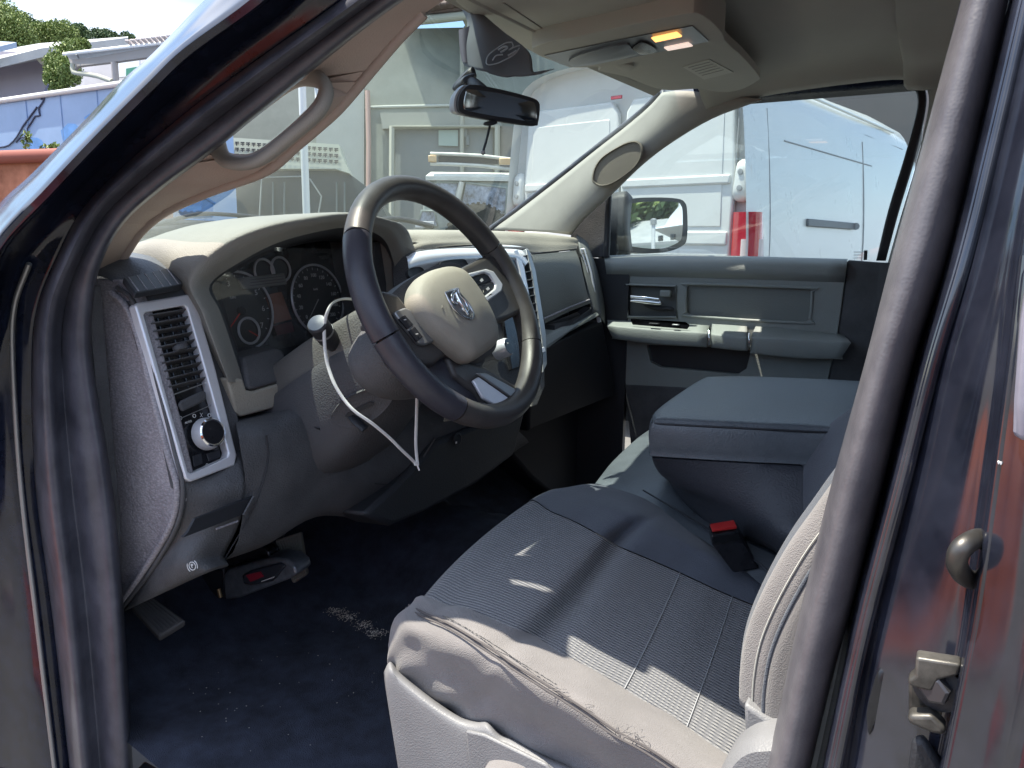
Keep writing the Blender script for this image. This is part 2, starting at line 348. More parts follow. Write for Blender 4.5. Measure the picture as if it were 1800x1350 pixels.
# ---- windshield
gb = [V((.26, 1.30, 1.385)), V((.55, 1.47, 1.395)), V((.86, 1.52, 1.40)), V((1.25, 1.47, 1.405)), V((1.66, 1.36, 1.455))]
g1 = [T(367, 330, .20)+V((0, .03, .0)), V((.52, 1.28, 1.515)), V((.86, 1.34, 1.53)), V((1.25, 1.28, 1.54)), V((1.63, 1.20, 1.565))]
g2 = [T(600, 178, .20)+V((0, .03, 0)), V((.52, 1.02, 1.675)), V((.86, 1.08, 1.69)), V((1.25, 1.03, 1.70)), V((1.61, .97, 1.70))]
g3 = [T(810, -30, .20)+V((0, .05, .02)), V((.52, .80, 1.83)), V((.86, .84, 1.84)), V((1.25, .80, 1.85)), V((1.57, .755, 1.83))]
grid('windshield', [gb, g1, g2, g3], GW, TR, nu=6, nv=6)
ws = part('windshield_wiper')
cwl = [V((.30, 1.45, 1.412)), V((.55, 1.55, 1.418)), V((.9, 1.62, 1.422))]
tube('wiper_blade', [Y(238, 409, 1.45), Y(330, 400, 1.50), Y(480, 389, 1.55), Y(600, 384, 1.6)], .008, MBKM, ws)
tube('wiper_arm', [Y(250, 403, 1.48), Y(330, 380, 1.50), Y(380, 376, 1.53), Y(500, 386, 1.6)], .005, MBKM, ws)
tube('wiper_blade', [Y(640, 392, 1.6), Y(700, 385, 1.6), Y(760, 398, 1.6)], .009, MBKM, ws)
grid('cowl', [[V((.1, 1.40, 1.33)), V((.86, 1.52, 1.375)), V((1.7, 1.42, 1.36))], [V((.05, 1.62, 1.40)), V((.86, 1.70, 1.42)), V((1.7, 1.62, 1.40))]], MBKM, TR, solid=.02)
MHD = pm('hood_paint', (.012, .016, .026), .10, coat=1.0, dust=.03, var=.1)
grid('hood', [[V((-.02, 1.60, 1.36)), V((.25, 1.62, 1.435)), V((.86, 1.68, 1.45)), V((1.45, 1.62, 1.435)), V((1.72, 1.60, 1.36))],
              [V((-.02, 2.2, 1.33)), V((.25, 2.2, 1.44)), V((.86, 2.3, 1.46)), V((1.45, 2.2, 1.44)), V((1.72, 2.2, 1.33))],
              [V((.0, 2.9, 1.24)), V((.25, 2.95, 1.34)), V((.86, 3.05, 1.37)), V((1.45, 2.95, 1.34)), V((1.70, 2.9, 1.24))]], MHD, TR, nu=6, nv=6, solid=.02)
# ---- roof, headliner, shell
wt = [X(*p, 1.62) for p in [(1085, 325), (1130, 285), (1180, 248), (1250, 205), (1330, 175), (1400, 162), (1500, 149), (1590, 142), (1625, 160)]]
wt = [p+V((-.03*max(0, p.z-1.6)/.2, 0, 0)) for p in wt]
tops = wt[3:]+[V((1.58, -.25, 1.80)), V((1.58, -1.2, 1.79))]
def off(ps, dx, dz, f=1): return [V((p.x*f+dx, p.y, p.z+dz)) for p in ps]
r1 = [V((1.52, p.y, p.z+.035)) for p in tops]
r2 = [V((1.42, p.y, max(1.815, p.z+.05))) for p in tops]
ys = [.80, .70, .6, .5, .35, .2, -.25, -1.2]
ys = [p.y for p in tops]
rows = [tops, r1, r2] + [[V((x, (y if i else y+.12), z)) for i, y in enumerate(ys)] for x, z in ((1.25, 1.862), (.85, 1.875), (.45, 1.865), (.22, 1.845), (.13, 1.80))]
grid('headliner', rows, MHL, TR, nu=4, nv=4, solid=.004)
MSHELL = MPT
grid('roof', [[V((x, y, z)) for x, z in ((.085, 1.80), (.16, 1.885), (.45, 1.925), (.86, 1.94), (1.3, 1.925), (1.56, 1.885), (1.66, 1.79))] for y in (.72, .3, -.3, -1.25)], MPT, TR, nu=4, nv=3, solid=.006)
# front header trim
slab('header_trim', [V((.2, .79, 1.80)), V((.86, .86, 1.822)), V((1.5, .79, 1.80)), V((1.5, .70, 1.86)), V((.86, .74, 1.875)), V((.2, .70, 1.86))], (0, .0, .012), MHL, TR)
# ---- passenger side A pillar trim
pa_w = [(866, 404), (900, 380), (950, 342), (1000, 303), (1050, 263), (1100, 224), (1140, 190), (1165, 163)]
pa_m = [(955, 408), (975, 388), (1010, 352), (1050, 312), (1095, 272), (1140, 238), (1175, 205), (1210, 160)]
pa_d = [(1000, 412), (1022, 385), (1063, 348), (1087, 325), (1128, 286), (1178, 248), (1248, 206), (1330, 173)]
grid('pillar_trim', [[X(*p, 1.61-.004*i) for i, p in enumerate(pa_w)], [X(*p, 1.575-.002*i) for i, p in enumerate(pa_m)], [X(*p, 1.585-.001*i) for i, p in enumerate(pa_d)], [X(*p, 1.63-.003*i) for i, p in enumerate(pa_d)]], MTP, TR, nu=4, nv=5, solid=.003)
tube('windshield_seal', [X(p[0]-3, p[1]-3, 1.612) for p in pa_w]+[X(1166, 170, 1.59)], .008, MRB, TR)
dome('pillar_speaker', [X(*p, 1.552) for p in [(1043, 312), (1048, 293), (1062, 275), (1095, 255), (1115, 250), (1125, 256), (1127, 270), (1118, 290), (1098, 308), (1075, 322), (1057, 326), (1046, 321)]], X(1085, 290, 1.552), (-1, -.25, 0), [(1.06, -.004), (1.06, .004), (1.0, .006), (.97, .001), (.4, .002)], pm('speaker_cloth', (.20, .18, .15), .95, grain=1200, gs=.6), TR)
# upper rail between pillar and headliner
# ---- sun visors and overhead console
def vis(name, pts, z, mat=MVI, th=.018, **k): return slab(name, [Z(x, y, z) for x, y in pts], (0, 0, th), mat, TR, bevel=.007, n=4, seg=3, **k)
v1 = vis('sun_visor', [(800, -10), (840, 30), (890, 66), (930, 88), (965, 96), (1100, 62), (1205, 32), (1215, -30), (1150, -90), (900, -100)], 1.815, label='driver sun visor')
tube('visor_seam', [Z(x, y, 1.8145) for x, y in [(885, 5), (920, 28), (960, 55), (968, 62), (1040, 45)]], .0018, MTP, v1)
dome('visor_clip', [Z(x, y, 1.812) for x, y in [(960, 55), (975, 46), (995, 45), (1000, 50), (985, 60), (966, 63)]], Z(980, 53, 1.812), (0, 0, -1), [(1, -.003), (1, .004), (.7, .008)], MVI, v1)
v2 = vis('sun_visor', [(1055, 118), (1240, 70), (1285, 82), (1333, 132), (1330, 143), (1300, 158), (1262, 163), (1228, 156), (1165, 158), (1100, 135)], 1.80, label='passenger sun visor with paper label')
slab('warning_label', [Z(*p, 1.7985) for p in [(1200, 118), (1247, 105), (1289, 127), (1238, 140)]], (0, 0, .001), MPAP, v2)
for i in range(5):
    a = Z(1210+i*6, 119+i*3.4, 1.7978); b = Z(1248+i*6, 109+i*3.4, 1.7978); tube('label_text', [a, b], .0006, pm('label_ink', (.25, .25, .24), .8) if i == 0 else bpy.data.materials['label_ink'], v2, n=0, seg=4)
dome('visor_clip', [Z(x, y, 1.797) for x, y in [(1080, 112), (1090, 109), (1112, 112), (1110, 120), (1094, 121)]], Z(1096, 115, 1.797), (0, 0, -1), [(1, -.003), (1, .004), (.7, .007)], MVI, v2)
oc = vis('overhead_console', [(935, 85), (1060, 55), (1190, 27), (1235, 27), (1273, 66), (1240, 80), (1100, 112), (1015, 119), (985, 112)], 1.785, MVI, .06)
slab('console_panel', [Z(*p, 1.783) for p in [(957, 98), (1090, 70), (1217, 46), (1246, 73), (1130, 98), (1010, 118), (985, 113)]], (0, 0, .001), MSVD if False else pm('console_panel_grey', (.085, .095, .11), .35), oc, bevel=.0)
dome('sunglasses_bin', [Z(*p, 1.782) for p in [(1020, 94), (1095, 76), (1110, 82), (1118, 94), (1020, 114), (1000, 108)]], Z(1060, 96, 1.782), (0, 0, -1), [(1, -.001), (1, .003), (.85, .006), (.3, .007)], pm('bin_grey', (.13, .15, .17), .4), oc)
dome('compass_display', [Z(*p, 1.781) for p in [(1112, 84), (1130, 73), (1155, 88), (1128, 94)]], Z(1131, 85, 1.781), (0, 0, -1), [(1, 0), (1, .002), (.8, .003)], MBK, oc)
lw = emis('warm_lamp_lens', (1.0, .45, .13), .95); lc = emis('cool_lamp_lens', (.95, .75, .65), .38)  # both lenses emit; the pale one has a faint painted glow
slab('map_light', [Z(*p, 1.781) for p in [(1145, 65), (1190, 55), (1199, 62), (1152, 72)]], (0, 0, -.003), lw, oc, bevel=.001, label='lit amber map light')
slab('map_light', [Z(*p, 1.781) for p in [(1167, 82), (1210, 73), (1218, 79), (1174, 87)]], (0, 0, -.003), lc, oc, bevel=.001, label='pale map light with a faint glow of its own')
# ---- rear view mirror
rm = part('rearview_mirror')
mp0 = D(878, 186, 1.24); mn = V((-.44, -.89, -.065)).normalized()
def RM(x, y, o=0): return PL(x, y, mp0+mn*o, mn)
mo = [(820, 152), (835, 149), (880, 157), (930, 170), (946, 178), (949, 190), (946, 215), (940, 221), (900, 216), (850, 208), (815, 200), (806, 190), (808, 168)]
mc = RM(878, 186)
dome('mirror_housing', [RM(*p) for p in mo], mc, mn, [(.75, -.035), (.95, -.026), (1.01, -.012), (1.0, 0), (.93, .0015)], MBKM, rm, n=4)
ho = [RM(p[0]-6 if p[0] < 850 else p[0], p[1], -.004) for p in mo]
dome('housing_shell', ho, mc-mn*.004, mn, [(.7, -.034), (.93, -.028), (1.0, -.014), (1.0, -.003), (.96, -.002)], pm('mirror_shell', (.30, .31, .32), .4), rm, n=4)
dome('mirror_glass', [RM(*p, .0018) for p in [(826, 157), (880, 164), (930, 177), (941, 185), (940, 213), (900, 209), (850, 201), (820, 194), (815, 185), (818, 165)]], RM(878, 186, .0018), mn, [(1, 0), (.98, .0006), (.5, .0006)], MMIRD, rm, n=4)
mb = D(838, 128, 1.36)
dome('mirror_mount', [D(*p, 1.37) for p in [(797, 150), (815, 128), (830, 118), (836, 133), (822, 145), (802, 158)]], D(818, 140, 1.37), (-.7, -.6, 0), [(1.05, -.004), (1, .004), (.7, .012)], MBKM, rm)
dome('mirror_mount', [D(*p, 1.34) for p in [(800, 150), (815, 135), (835, 130), (835, 142), (822, 148), (806, 158)]], D(820, 143, 1.34), (-.7, -.6, 0), [(1.05, -.004), (1, .006), (.6, .02)], MBKM, rm)
tube('mirror_arm', [D(825, 143, 1.34), D(840, 152, 1.30), D(865, 175, 1.27)], .010, MBKM, rm)
dome('mirror_lever', [RM(*p, -.004) for p in [(856, 214), (868, 212), (872, 217), (862, 221), (853, 219)]], RM(863, 217, -.004), mn, [(1, -.006), (1, .004), (.6, .007)], MBKM, rm)
# ---- passenger door
pd = part('passenger_door')
XD = 1.65
def PDp(x, y, o=0): return X(x, y, XD-o)
hs = [[PDp(*p) for p in [(1100, 499), (1186, 502), (1190, 508), (1188, 556), (1184, 560), (1108, 558), (1102, 552), (1098, 505)]],
      [PDp(*p) for p in [(1213, 499), (1420, 506), (1428, 513), (1424, 560), (1414, 568), (1215, 556), (1206, 548), (1206, 506)]],
      [PDp(*p) for p in [(1136, 606), (1250, 610), (1320, 616), (1312, 648), (1296, 658), (1160, 645), (1143, 636)]]]
slab('door_panel', [PDp(*p) for p in [(1064, 462), (1110, 462), (1300, 464), (1486, 468), (1484, 500), (1476, 560), (1470, 600), (1455, 668), (1440, 690), (1250, 690), (1100, 676), (1092, 640), (1078, 580), (1068, 510)]], (.022, 0, 0), MGR, pd, holes=hs, bevel=.006, seg=3)
slab('door_backing', [PDp(*p, -.025) for p in [(1058, 452), (1300, 456), (1560, 462), (1545, 720), (1400, 740), (1095, 740)]], (.05, 0, 0), pm('door_inner_grey', (.145, .16, .155), .6, grain=400, gs=.3), pd)
slab('lower_panel', [PDp(*p, .004) for p in [(1098, 676), (1455, 694), (1440, 800), (1110, 800)]], (.02, 0, 0), MDL if False else MD, pd, bevel=.004)
# padded belt rail
grid('belt_rail', [[X(x, y, XD+.045) for x, y in [(1062, 449), (1150, 447), (1300, 450), (1490, 455)]], [X(x, y, XD+.01) for x, y in [(1062, 452), (1150, 450), (1300, 453), (1489, 458)]], [X(x, y, XD-.014) for x, y in [(1063, 460), (1150, 460), (1300, 463), (1488, 468)]],
     [X(x, y, XD-.016) for x, y in [(1065, 474), (1150, 475), (1300, 479), (1486, 484)]], [X(x, y, XD+.002) for x, y in [(1067, 486), (1150, 488), (1300, 492), (1484, 498)]]], MGR, pd, nu=6, nv=6, solid=.003)
tube('recess_bead', hs[1], .0045, MGR, pd, n=2, closed=True)
# recessed map panel back, with rounded shadow edge
slab('recess_panel', [PDp(*p, -.010) for p in [(1204, 496), (1430, 503), (1430, 573), (1204, 560)]], (.012, 0, 0), pm('door_insert', (.17, .185, .18), .65, grain=400, gs=.35), pd)
slab('pocket_liner', [PDp(*p, -.020) for p in [(1130, 600), (1325, 606), (1325, 665), (1136, 652)]], (.012, 0, 0), MBKM, pd)
hd = [PDp(*p, .002) for p in [(1101, 500), (1188, 503), (1190, 558), (1104, 557)]]
tube('handle_bezel', hd, .004, MGR, pd, n=0, closed=True)
slab('handle_cup', [PDp(*p, -.014) for p in [(1098, 497), (1192, 500), (1192, 562), (1100, 560)]], (.01, 0, 0), MDL if False else pm('handle_cup', (.10, .11, .11), .5), pd)
lv = slab('door_handle', [PDp(*p, .012) for p in [(1107, 522), (1160, 525), (1163, 535), (1158, 537), (1107, 531)]], (.008, 0, 0), MCH, pd, bevel=.003)
tube('handle_bar', [PDp(1109, 521, .022), PDp(1135, 523, .024), PDp(1158, 526, .02)], .0035, MCH, pd)
tube('handle_bar', [PDp(1109, 529, .022), PDp(1135, 530, .024), PDp(1160, 533, .02)], .003, MCH, pd)
obox('lock_lever', PDp(1170, 516, .006), WAX, (.014, .034, .020), MGR, pd, bevel=.004)
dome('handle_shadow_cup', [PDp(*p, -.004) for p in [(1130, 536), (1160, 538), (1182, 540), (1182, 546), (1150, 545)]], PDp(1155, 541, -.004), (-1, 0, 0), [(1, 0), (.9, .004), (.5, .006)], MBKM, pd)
# armrest in three lengths
def arm(name, top_b, top_f, low_f, low_b, mat=MGR):
    rows = [[X(*p, XD+.01) for p in top_b], [X(*p, XD-.055) for p in top_f], [X(p[0], p[1]+5, XD-.068) for p in top_f], [X(p[0], p[1]-2, XD-.066) for p in low_f], [X(*p, XD-.05) for p in low_f], [X(*p, XD+.01) for p in low_b]]
    return grid(name, rows, mat, pd, nu=5, nv=4, solid=.004)
arm('armrest', [(1068, 560), (1150, 563), (1248, 570)], [(1068, 570), (1150, 577), (1244, 583)], [(1076, 595), (1150, 604), (1243, 610)], [(1085, 592), (1150, 598), (1243, 600)])
arm('pull_handle', [(1252, 566), (1285, 568), (1313, 570)], [(1250, 585), (1285, 587), (1314, 590)], [(1250, 610), (1285, 614), (1314, 616)], [(1252, 600), (1285, 602), (1314, 604)])
arm('armrest', [(1330, 570), (1400, 577), (1480, 586)], [(1321, 590), (1400, 594), (1494, 600)], [(1319, 620), (1400, 628), (1480, 630)], [(1330, 606), (1400, 610), (1460, 612)])
for px, y0 in ((1246.5, 592), (1317, 596)):
    tube('chrome_band', [X(px, y0-10, XD-.06), X(px, y0, XD-.072), X(px, y0+14, XD-.07)], .0035, MCH, pd)
slab('window_switch', [X(*p, XD-.058) for p in [(1108, 563), (1205, 569), (1212, 574), (1208, 579), (1112, 571)]], (.0, 0, .006), MBK, pd, bevel=.001)
obox('switch_key', X(1188, 571, XD-.062), WAX, (.012, .02, .004), MSVD, pd, bevel=.001)
obox('switch_key', X(1150, 569, XD-.062), WAX, (.012, .03, .004), MBKM, pd, bevel=.001)
# jamb part of door and lock pin
slab('door_end', [PDp(*p, -.004) for p in [(1490, 457), (1553, 462), (1530, 700), (1450, 700), (1470, 600), (1480, 540)]], (.03, 0, 0), MD, pd, bevel=.004)
tube('lock_pin', [X(1521, 457, XD+.01), X(1522, 440, XD+.01)], .0045, MBKM, pd, n=0)
# window frame seal and glass
wf = [X(*p, 1.655) for p in [(1062, 452), (1066, 350), (1090, 322), (1130, 283), (1180, 246), (1250, 203), (1330, 172), (1400, 160), (1500, 148), (1590, 143), (1612, 148), (1622, 165), (1621, 195), (1605, 270), (1575, 370), (1552, 455)]]
tube('window_seal', wf[6:], .008, MBKM, pd, n=5)
grid('window_frame', [[X(*p, 1.66) for p in [(1588, 142), (1614, 149), (1624, 165), (1624, 200), (1606, 275), (1578, 370), (1556, 458)]], [X(*p, 1.655) for p in [(1586, 150), (1604, 156), (1612, 170), (1610, 200), (1590, 275), (1561, 370), (1540, 458)]]], MBKM, pd, solid=.012)
slab('window_glass', [X(*p, 1.68) for p in [(1060, 460), (1064, 345), (1130, 276), (1250, 196), (1400, 152), (1590, 138), (1628, 160), (1620, 250), (1560, 462)]], (.004, 0, 0), GS, pd)
slab('mirror_sail', [X(*p, 1.66) for p in [(1066, 452), (1069, 340), (1040, 345), (1005, 385), (1000, 455)]], (.02, 0, 0), MD, pd, bevel=.003)
tube('sail_edge', [X(1066, 452, 1.655), X(1068, 400, 1.655), X(1070, 340, 1.655)], .010, MBKM, pd, n=2)
# passenger B pillar trim
grid('b_pillar_trim', [[X(*p, 1.64) for p in [(1590, 139), (1622, 145), (1634, 165), (1632, 200), (1612, 290), (1585, 380), (1562, 462)]], [X(*p, 1.61) for p in [(1600, 125), (1640, 130), (1655, 160), (1655, 200), (1640, 290), (1610, 400), (1590, 470)]], [V((1.60, .06, z)) for z in (1.80, 1.79, 1.74, 1.70, 1.6, 1.48, 1.36)]], MTP, TR, solid=.003)
mesh('b_pillar_lower', [(1.62, .20, .55), (1.62, .20, 1.365), (1.60, -.02, 1.365), (1.60, -.02, .55)], [(0, 1, 2, 3)], MD, TR, solid=.03, smooth=0)
# ---- passenger side mirror
sm = part('side_mirror')
sp0 = X(1108, 395, 1.90); sn = V((-.45, -.89, 0.02)).normalized()
def SM(x, y, o=0): return PL(x, y, sp0+sn*o, sn)
so_ = [(1103, 365), (1112, 350), (1150, 347), (1190, 349), (1204, 356), (1208, 372), (1208, 415), (1200, 432), (1165, 444), (1112, 443), (1104, 430)]
mc = SM(1156, 396)
dome('mirror_housing', [SM(*p) for p in so_], mc, sn, [(.55, -.13), (.9, -.10), (1.02, -.05), (1.0, 0), (.93, .0)], MBKM, sm, n=4)
grid('mirror_arm', [[X(*p, 1.9) for p in [(1064, 372), (1085, 352), (1112, 347)]], [X(*p, 1.87) for p in [(1060, 400), (1085, 398), (1108, 395)]], [X(*p, 1.9) for p in [(1062, 446), (1085, 446), (1112, 442)]]], MBKM, sm, solid=.05)
dome('arm_pivot', [X(*p, 1.84) for p in [(1058, 410), (1070, 404), (1084, 408), (1086, 445), (1060, 446)]], X(1072, 428, 1.84), (-1, 0, 0), [(1, -.03), (1, .004), (.8, .01)], MBKM, sm)
slab('mirror_glass', [SM(*p, .003) for p in [(1109, 362), (1114, 357), (1150, 354), (1188, 355), (1197, 361), (1200, 375), (1199, 412), (1192, 426), (1162, 437), (1116, 434), (1109, 425)]], sn*-.003, MMIR, sm, n=3)
# ============================================================ DASHBOARD
PF = (V((.2, 1.055, 1.30)), V((0, 1, -.31)))
def F(x, y, o=0): return PL(x, y, PF[0]-PF[1].normalized()*o, PF[1])
db = part('dashboard')
def row(l): return [Y(*p) if len(p) == 3 else V(p[1:]) for p in l]
L_ = [Y(428, 672, 1.01), Y(405, 600, 1.02), Y(386, 545, 1.03), Y(369, 500, 1.04), Y(430, 456, 1.02), Y(490, 426, 1.0), Y(560, 407, .99), Y(612, 400, .98), Y(655, 408, .98), Y(682, 432, .99), Y(702, 500, 1.0)]
M_ = [Y(402, 672, .995), Y(378, 605, 1.0), Y(358, 550, 1.01), Y(340, 496, 1.025), Y(400, 440, 1.005), Y(470, 408, .985), Y(550, 388, .97), Y(612, 383, .965), Y(668, 391, .965), Y(702, 415, .975), Y(725, 500, .99)]
M2 = [Y(392, 672, 1.03), Y(366, 605, 1.035), Y(345, 550, 1.045), Y(320, 480, 1.05), Y(375, 425, 1.03), Y(455, 392, 1.01), Y(545, 376, 1.0), Y(612, 374, .99), Y(672, 386, .99), Y(712, 408, 1.0), Y(735, 500, 1.01)]
N_ = [V((.232, 1.2, 1.16)), V((.23, 1.2, 1.24)), V((.226, 1.2, 1.30)), V((.225, 1.18, 1.385)), V((.29, 1.2, 1.415)), V((.36, 1.2, 1.432)), V((.43, 1.2, 1.438)), V((.50, 1.2, 1.437)), V((.6, 1.2, 1.43)), V((.70, 1.2, 1.425)), V((.76, 1.2, 1.40))]
Q_ = [V((.232, 1.40, 1.16)), V((.23, 1.40, 1.22)), V((.226, 1.40, 1.28)), V((.22, 1.40, 1.34)), V((.29, 1.42, 1.36)), V((.36, 1.44, 1.38)), V((.43, 1.45, 1.385)), V((.5, 1.46, 1.388)), V((.6, 1.47, 1.39)), V((.7, 1.48, 1.392)), V((.78, 1.48, 1.392))]
grid('cluster_hood', [L_, M_, M2, N_, Q_], MBGL, db, nu=5, nv=5)
# lower beige ledge under the cluster
slab('cluster_ledge', [Y(400, 665, 1.0), Y(428, 666, 1.0), Y(434, 686, 1.0), Y(445, 688, 1.0), Y(508, 669, 1.0), Y(513, 675, 1.0), Y(514, 700, 1.0), Y(509, 711, 1.0), Y(424, 733, 1.0), Y(414, 725, 1.0)], (0, .06, 0), MBG, db, bevel=.004, seg=3)
# hood underside / cluster well
W_ = [Y(440, 672, 1.12), Y(415, 600, 1.12), Y(398, 548, 1.12), Y(388, 500, 1.12), Y(440, 462, 1.12), Y(490, 440, 1.12), Y(555, 425, 1.12), Y(600, 425, 1.12), Y(640, 430, 1.12), Y(665, 450, 1.12), Y(680, 520, 1.12)]
MWELL = pm('cluster_well', (.07, .075, .085), .6, grain=420, gs=.3)
grid('cluster_well', [L_, W_], MWELL, db, nu=5, nv=2)
slab('storage_tray', [Y(427, 628, 1.03), Y(488, 612, 1.03), Y(500, 618, 1.03), Y(511, 668, 1.0), Y(445, 686, 1.0), Y(436, 684, 1.0)], (0, .08, 0), MD, db, bevel=.006, seg=3)
# centre and passenger top pad
def padrow(y0, z0, pts): return pts
P0 = [V((.70, 1.47, 1.392)), V((.95, 1.50, 1.395)), V((1.2, 1.47, 1.40)), V((1.45, 1.40, 1.40)), V((1.62, 1.32, 1.39))]
P1 = [V((.70, 1.2, 1.425)), V((.95, 1.2, 1.425)), V((1.2, 1.2, 1.425)), V((1.45, 1.2, 1.42)), V((1.62, 1.18, 1.40))]
P2 = [Y(700, 408, 1.02), Y(790, 405, 1.04), Y(880, 406, 1.07), Y(950, 410, 1.09), X(1012, 418, 1.60)]
P3 = [Y(702, 440, .99), Y(760, 424, .985), Y(880, 422, 1.02), Y(950, 426, 1.05), X(1016, 428, 1.58)]
P4 = [Y(704, 470, .985), Y(757, 437, .975), Y(878, 430, 1.005), Y(940, 443, 1.03), X(1014, 437, 1.56)]
grid('dash_pad', [P0, P1, P2, P3, P4], MBG, db, nu=6, nv=6)
tube('pad_seam', [Y(928, 446, 1.02), Y(965, 443, 1.04), X(1012, 438, 1.557)], .0022, MD, db)
slab('dash_core', [V((.62, 1.03, 1.40)), V((.62, 1.02, 1.05)), V((1.0, .98, 1.02)), V((1.60, 1.06, 1.10)), V((1.60, 1.12, 1.38))], (0, .2, 0), MD, db)
# beige surround between hood and centre stack
slab('centre_surround', [Y(690, 425, 1.0), Y(730, 425, .985), Y(758, 430, .98), Y(722, 441, .98), Y(712, 452, .98), Y(716, 500, .99), Y(722, 560, 1.0), Y(690, 560, 1.01), Y(700, 500, 1.0)], (0, .05, 0), MBGL, db, bevel=.003)
# end cap, left module
cap_o = [X(*p, .118) for p in [(163, 490), (205, 492), (232, 512), (247, 545), (272, 640), (300, 745), (321, 835), (326, 880), (312, 925), (265, 1005), (207, 1078), (190, 1060), (178, 850)]]
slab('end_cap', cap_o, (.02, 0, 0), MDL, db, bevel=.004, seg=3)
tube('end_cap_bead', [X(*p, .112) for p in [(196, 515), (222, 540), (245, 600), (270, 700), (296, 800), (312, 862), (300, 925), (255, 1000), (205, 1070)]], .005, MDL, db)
tube('end_cap_bead', [X(*p, .114) for p in [(206, 505), (234, 530), (258, 600), (284, 700), (309, 800), (322, 860), (311, 925), (264, 1005), (210, 1074)]], .0035, MD, db)
grid('end_module_top', [[V((.115, 1.28, 1.35)), V((.16, 1.30, 1.385)), V((.225, 1.30, 1.375))], [X(178, 482, .118), Y(240, 448, 1.17), Y(300, 460, 1.15)], [X(205, 505, .118), Y(262, 478, 1.10), Y(328, 492, 1.075)], [X(228, 530, .12), F(285, 522, .006), F(345, 520, .004)], [F(240, 545), F(295, 540, .003), F(352, 548)]], pm('end_module_blue_grey', (.085, .098, .115), .5, grain=420, gs=.4, dust=.03), db, nu=5, nv=5, solid=.004)
slab('module_face', [F(236, 530), F(345, 512), F(352, 545), F(376, 605), F(400, 672), F(420, 735), F(426, 800), F(420, 835), F(322, 865), F(300, 760), F(262, 620)], (0, .03, 0), MD, db, holes=[[F(*p) for p in [(251, 549), (328, 536), (352, 620), (380, 720), (403, 802), (332, 834), (306, 740), (275, 630)]]], seen=True, bevel=.003)
# side window demister
q0_, q1_, q2_ = Y(262, 478, 1.10), Y(328, 492, 1.075), Y(300, 460, 1.15); dnn = (q1_-q0_).cross(q2_-q0_).normalized(); dnn = dnn if dnn.z > 0 else -dnn
dv = [PL(x, y, q0_+dnn*.002, dnn) for x, y in [(216, 492), (298, 474), (318, 498), (320, 504), (236, 519)]]
dn = dnn
dm = slab('demister_vent', [p+dn*.004 for p in dv], dn*-.01, MBKM, db, bevel=.002)
for i in range(6):
    f = (i+.5)/6; a = dv[0].lerp(dv[1], f); b = dv[4].lerp(dv[3], f)
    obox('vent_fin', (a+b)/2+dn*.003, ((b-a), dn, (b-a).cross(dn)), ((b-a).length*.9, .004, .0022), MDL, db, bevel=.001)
# ---- light switch and vent bezel
bz = part('vent_bezel_panel')
outb = [F(*p, .012) for p in [(238, 537), (243, 532), (333, 517), (342, 522), (350, 545), (380, 650), (417, 800), (413, 818), (336, 847), (326, 842), (300, 750), (265, 630)]]
inb = [F(*p, .012) for p in [(253, 553), (258, 549), (324, 537), (329, 541), (352, 620), (380, 720), (402, 796), (399, 805), (338, 833), (331, 829), (306, 740), (275, 630)]]
slab('silver_bezel', outb, (0, .018, -.004), MSV, bz, holes=[inb], bevel=.004, seg=3)
slab('switch_panel', [F(*p, -.006) for p in [(248, 545), (330, 532), (408, 800), (333, 840)]], (0, .008, 0), MBK, bz)
c00, c10, c11, c01 = F(253, 549, 0), F(328, 537, 0), F(402, 803, 0), F(333, 834, 0)
def BZ(u, v, o=0): return c00.lerp(c10, u).lerp(c01.lerp(c11, u), v)-PF[1].normalized()*o
bx = (c10-c00).normalized(); bn = PF[1].normalized()*-1; by = bn.cross(bx).normalized()
for i in range(10):
    v = .035+i*.049
    a, b = BZ(.02, v), BZ(.98, v)
    s = obox('vent_slat', (a+b)/2+bn*.002, (bx, (bn+by*.35), by), ((b-a).length, .014, .0022), MD, bz, bevel=.0008)
for u in (.3, .55, .78):
    a, b = BZ(u, .02, -.004), BZ(u, .50, -.004); tube('vent_vane', [a, b], .0012, MBK, bz, n=0, seg=6)
dome('vent_tab', [BZ(u, v, .006) for u, v in [(.40, .235), (.62, .225), (.68, .25), (.60, .27), (.40, .27)]], BZ(.53, .25, .006), bn, [(1, -.004), (1, .004), (.7, .007)], MD, bz)
slab('panel_divider', [BZ(*p, .002) for p in [(0, .515), (1, .50), (1, .507), (0, .522)]], bn*.002, MSVD, bz)
slab('thumb_wheel', [BZ(*p, .004) for p in [(.10, .585), (.16, .565), (.72, .545), (.80, .555), (.78, .60), (.70, .612), (.15, .63)]], bn*.006, MD, bz, bevel=.003)
slab('panel_divider', [BZ(*p, .002) for p in [(0, .665), (1, .645), (1, .65), (0, .67)]], bn*.001, MSVD, bz)
kc = F(362, 763, .0)
lathe('light_knob', kc, bn, [(.0255, 0), (.025, .006), (.0225, .014), (.0215, .017)], MSVD if False else MSV, bz)
lathe('knob_ring', kc, bn, [(.0218, .0155), (.0225, .0175), (.0205, .0195), (.0185, .0185)], MCH, bz)
lathe('knob_face', kc, bn, [(.0187, .017), (.0187, .0185), (.005, .0188)], MBK, bz)
def ring(name, c, n_, r, t, mat, par, seg=32, a0=0, a1=360):
    u = V(n_).orthogonal().normalized(); w = V(n_).normalized().cross(u)
    full = a1-a0 >= 360; k = seg if full else seg+1
    return tube(name, [V(c)+(u*math.cos(R(a0+(a1-a0)*i/seg))+w*math.sin(R(a0+(a1-a0)*i/seg)))*r for i in range(k)], t, mat, par, n=0, seg=6, closed=full)
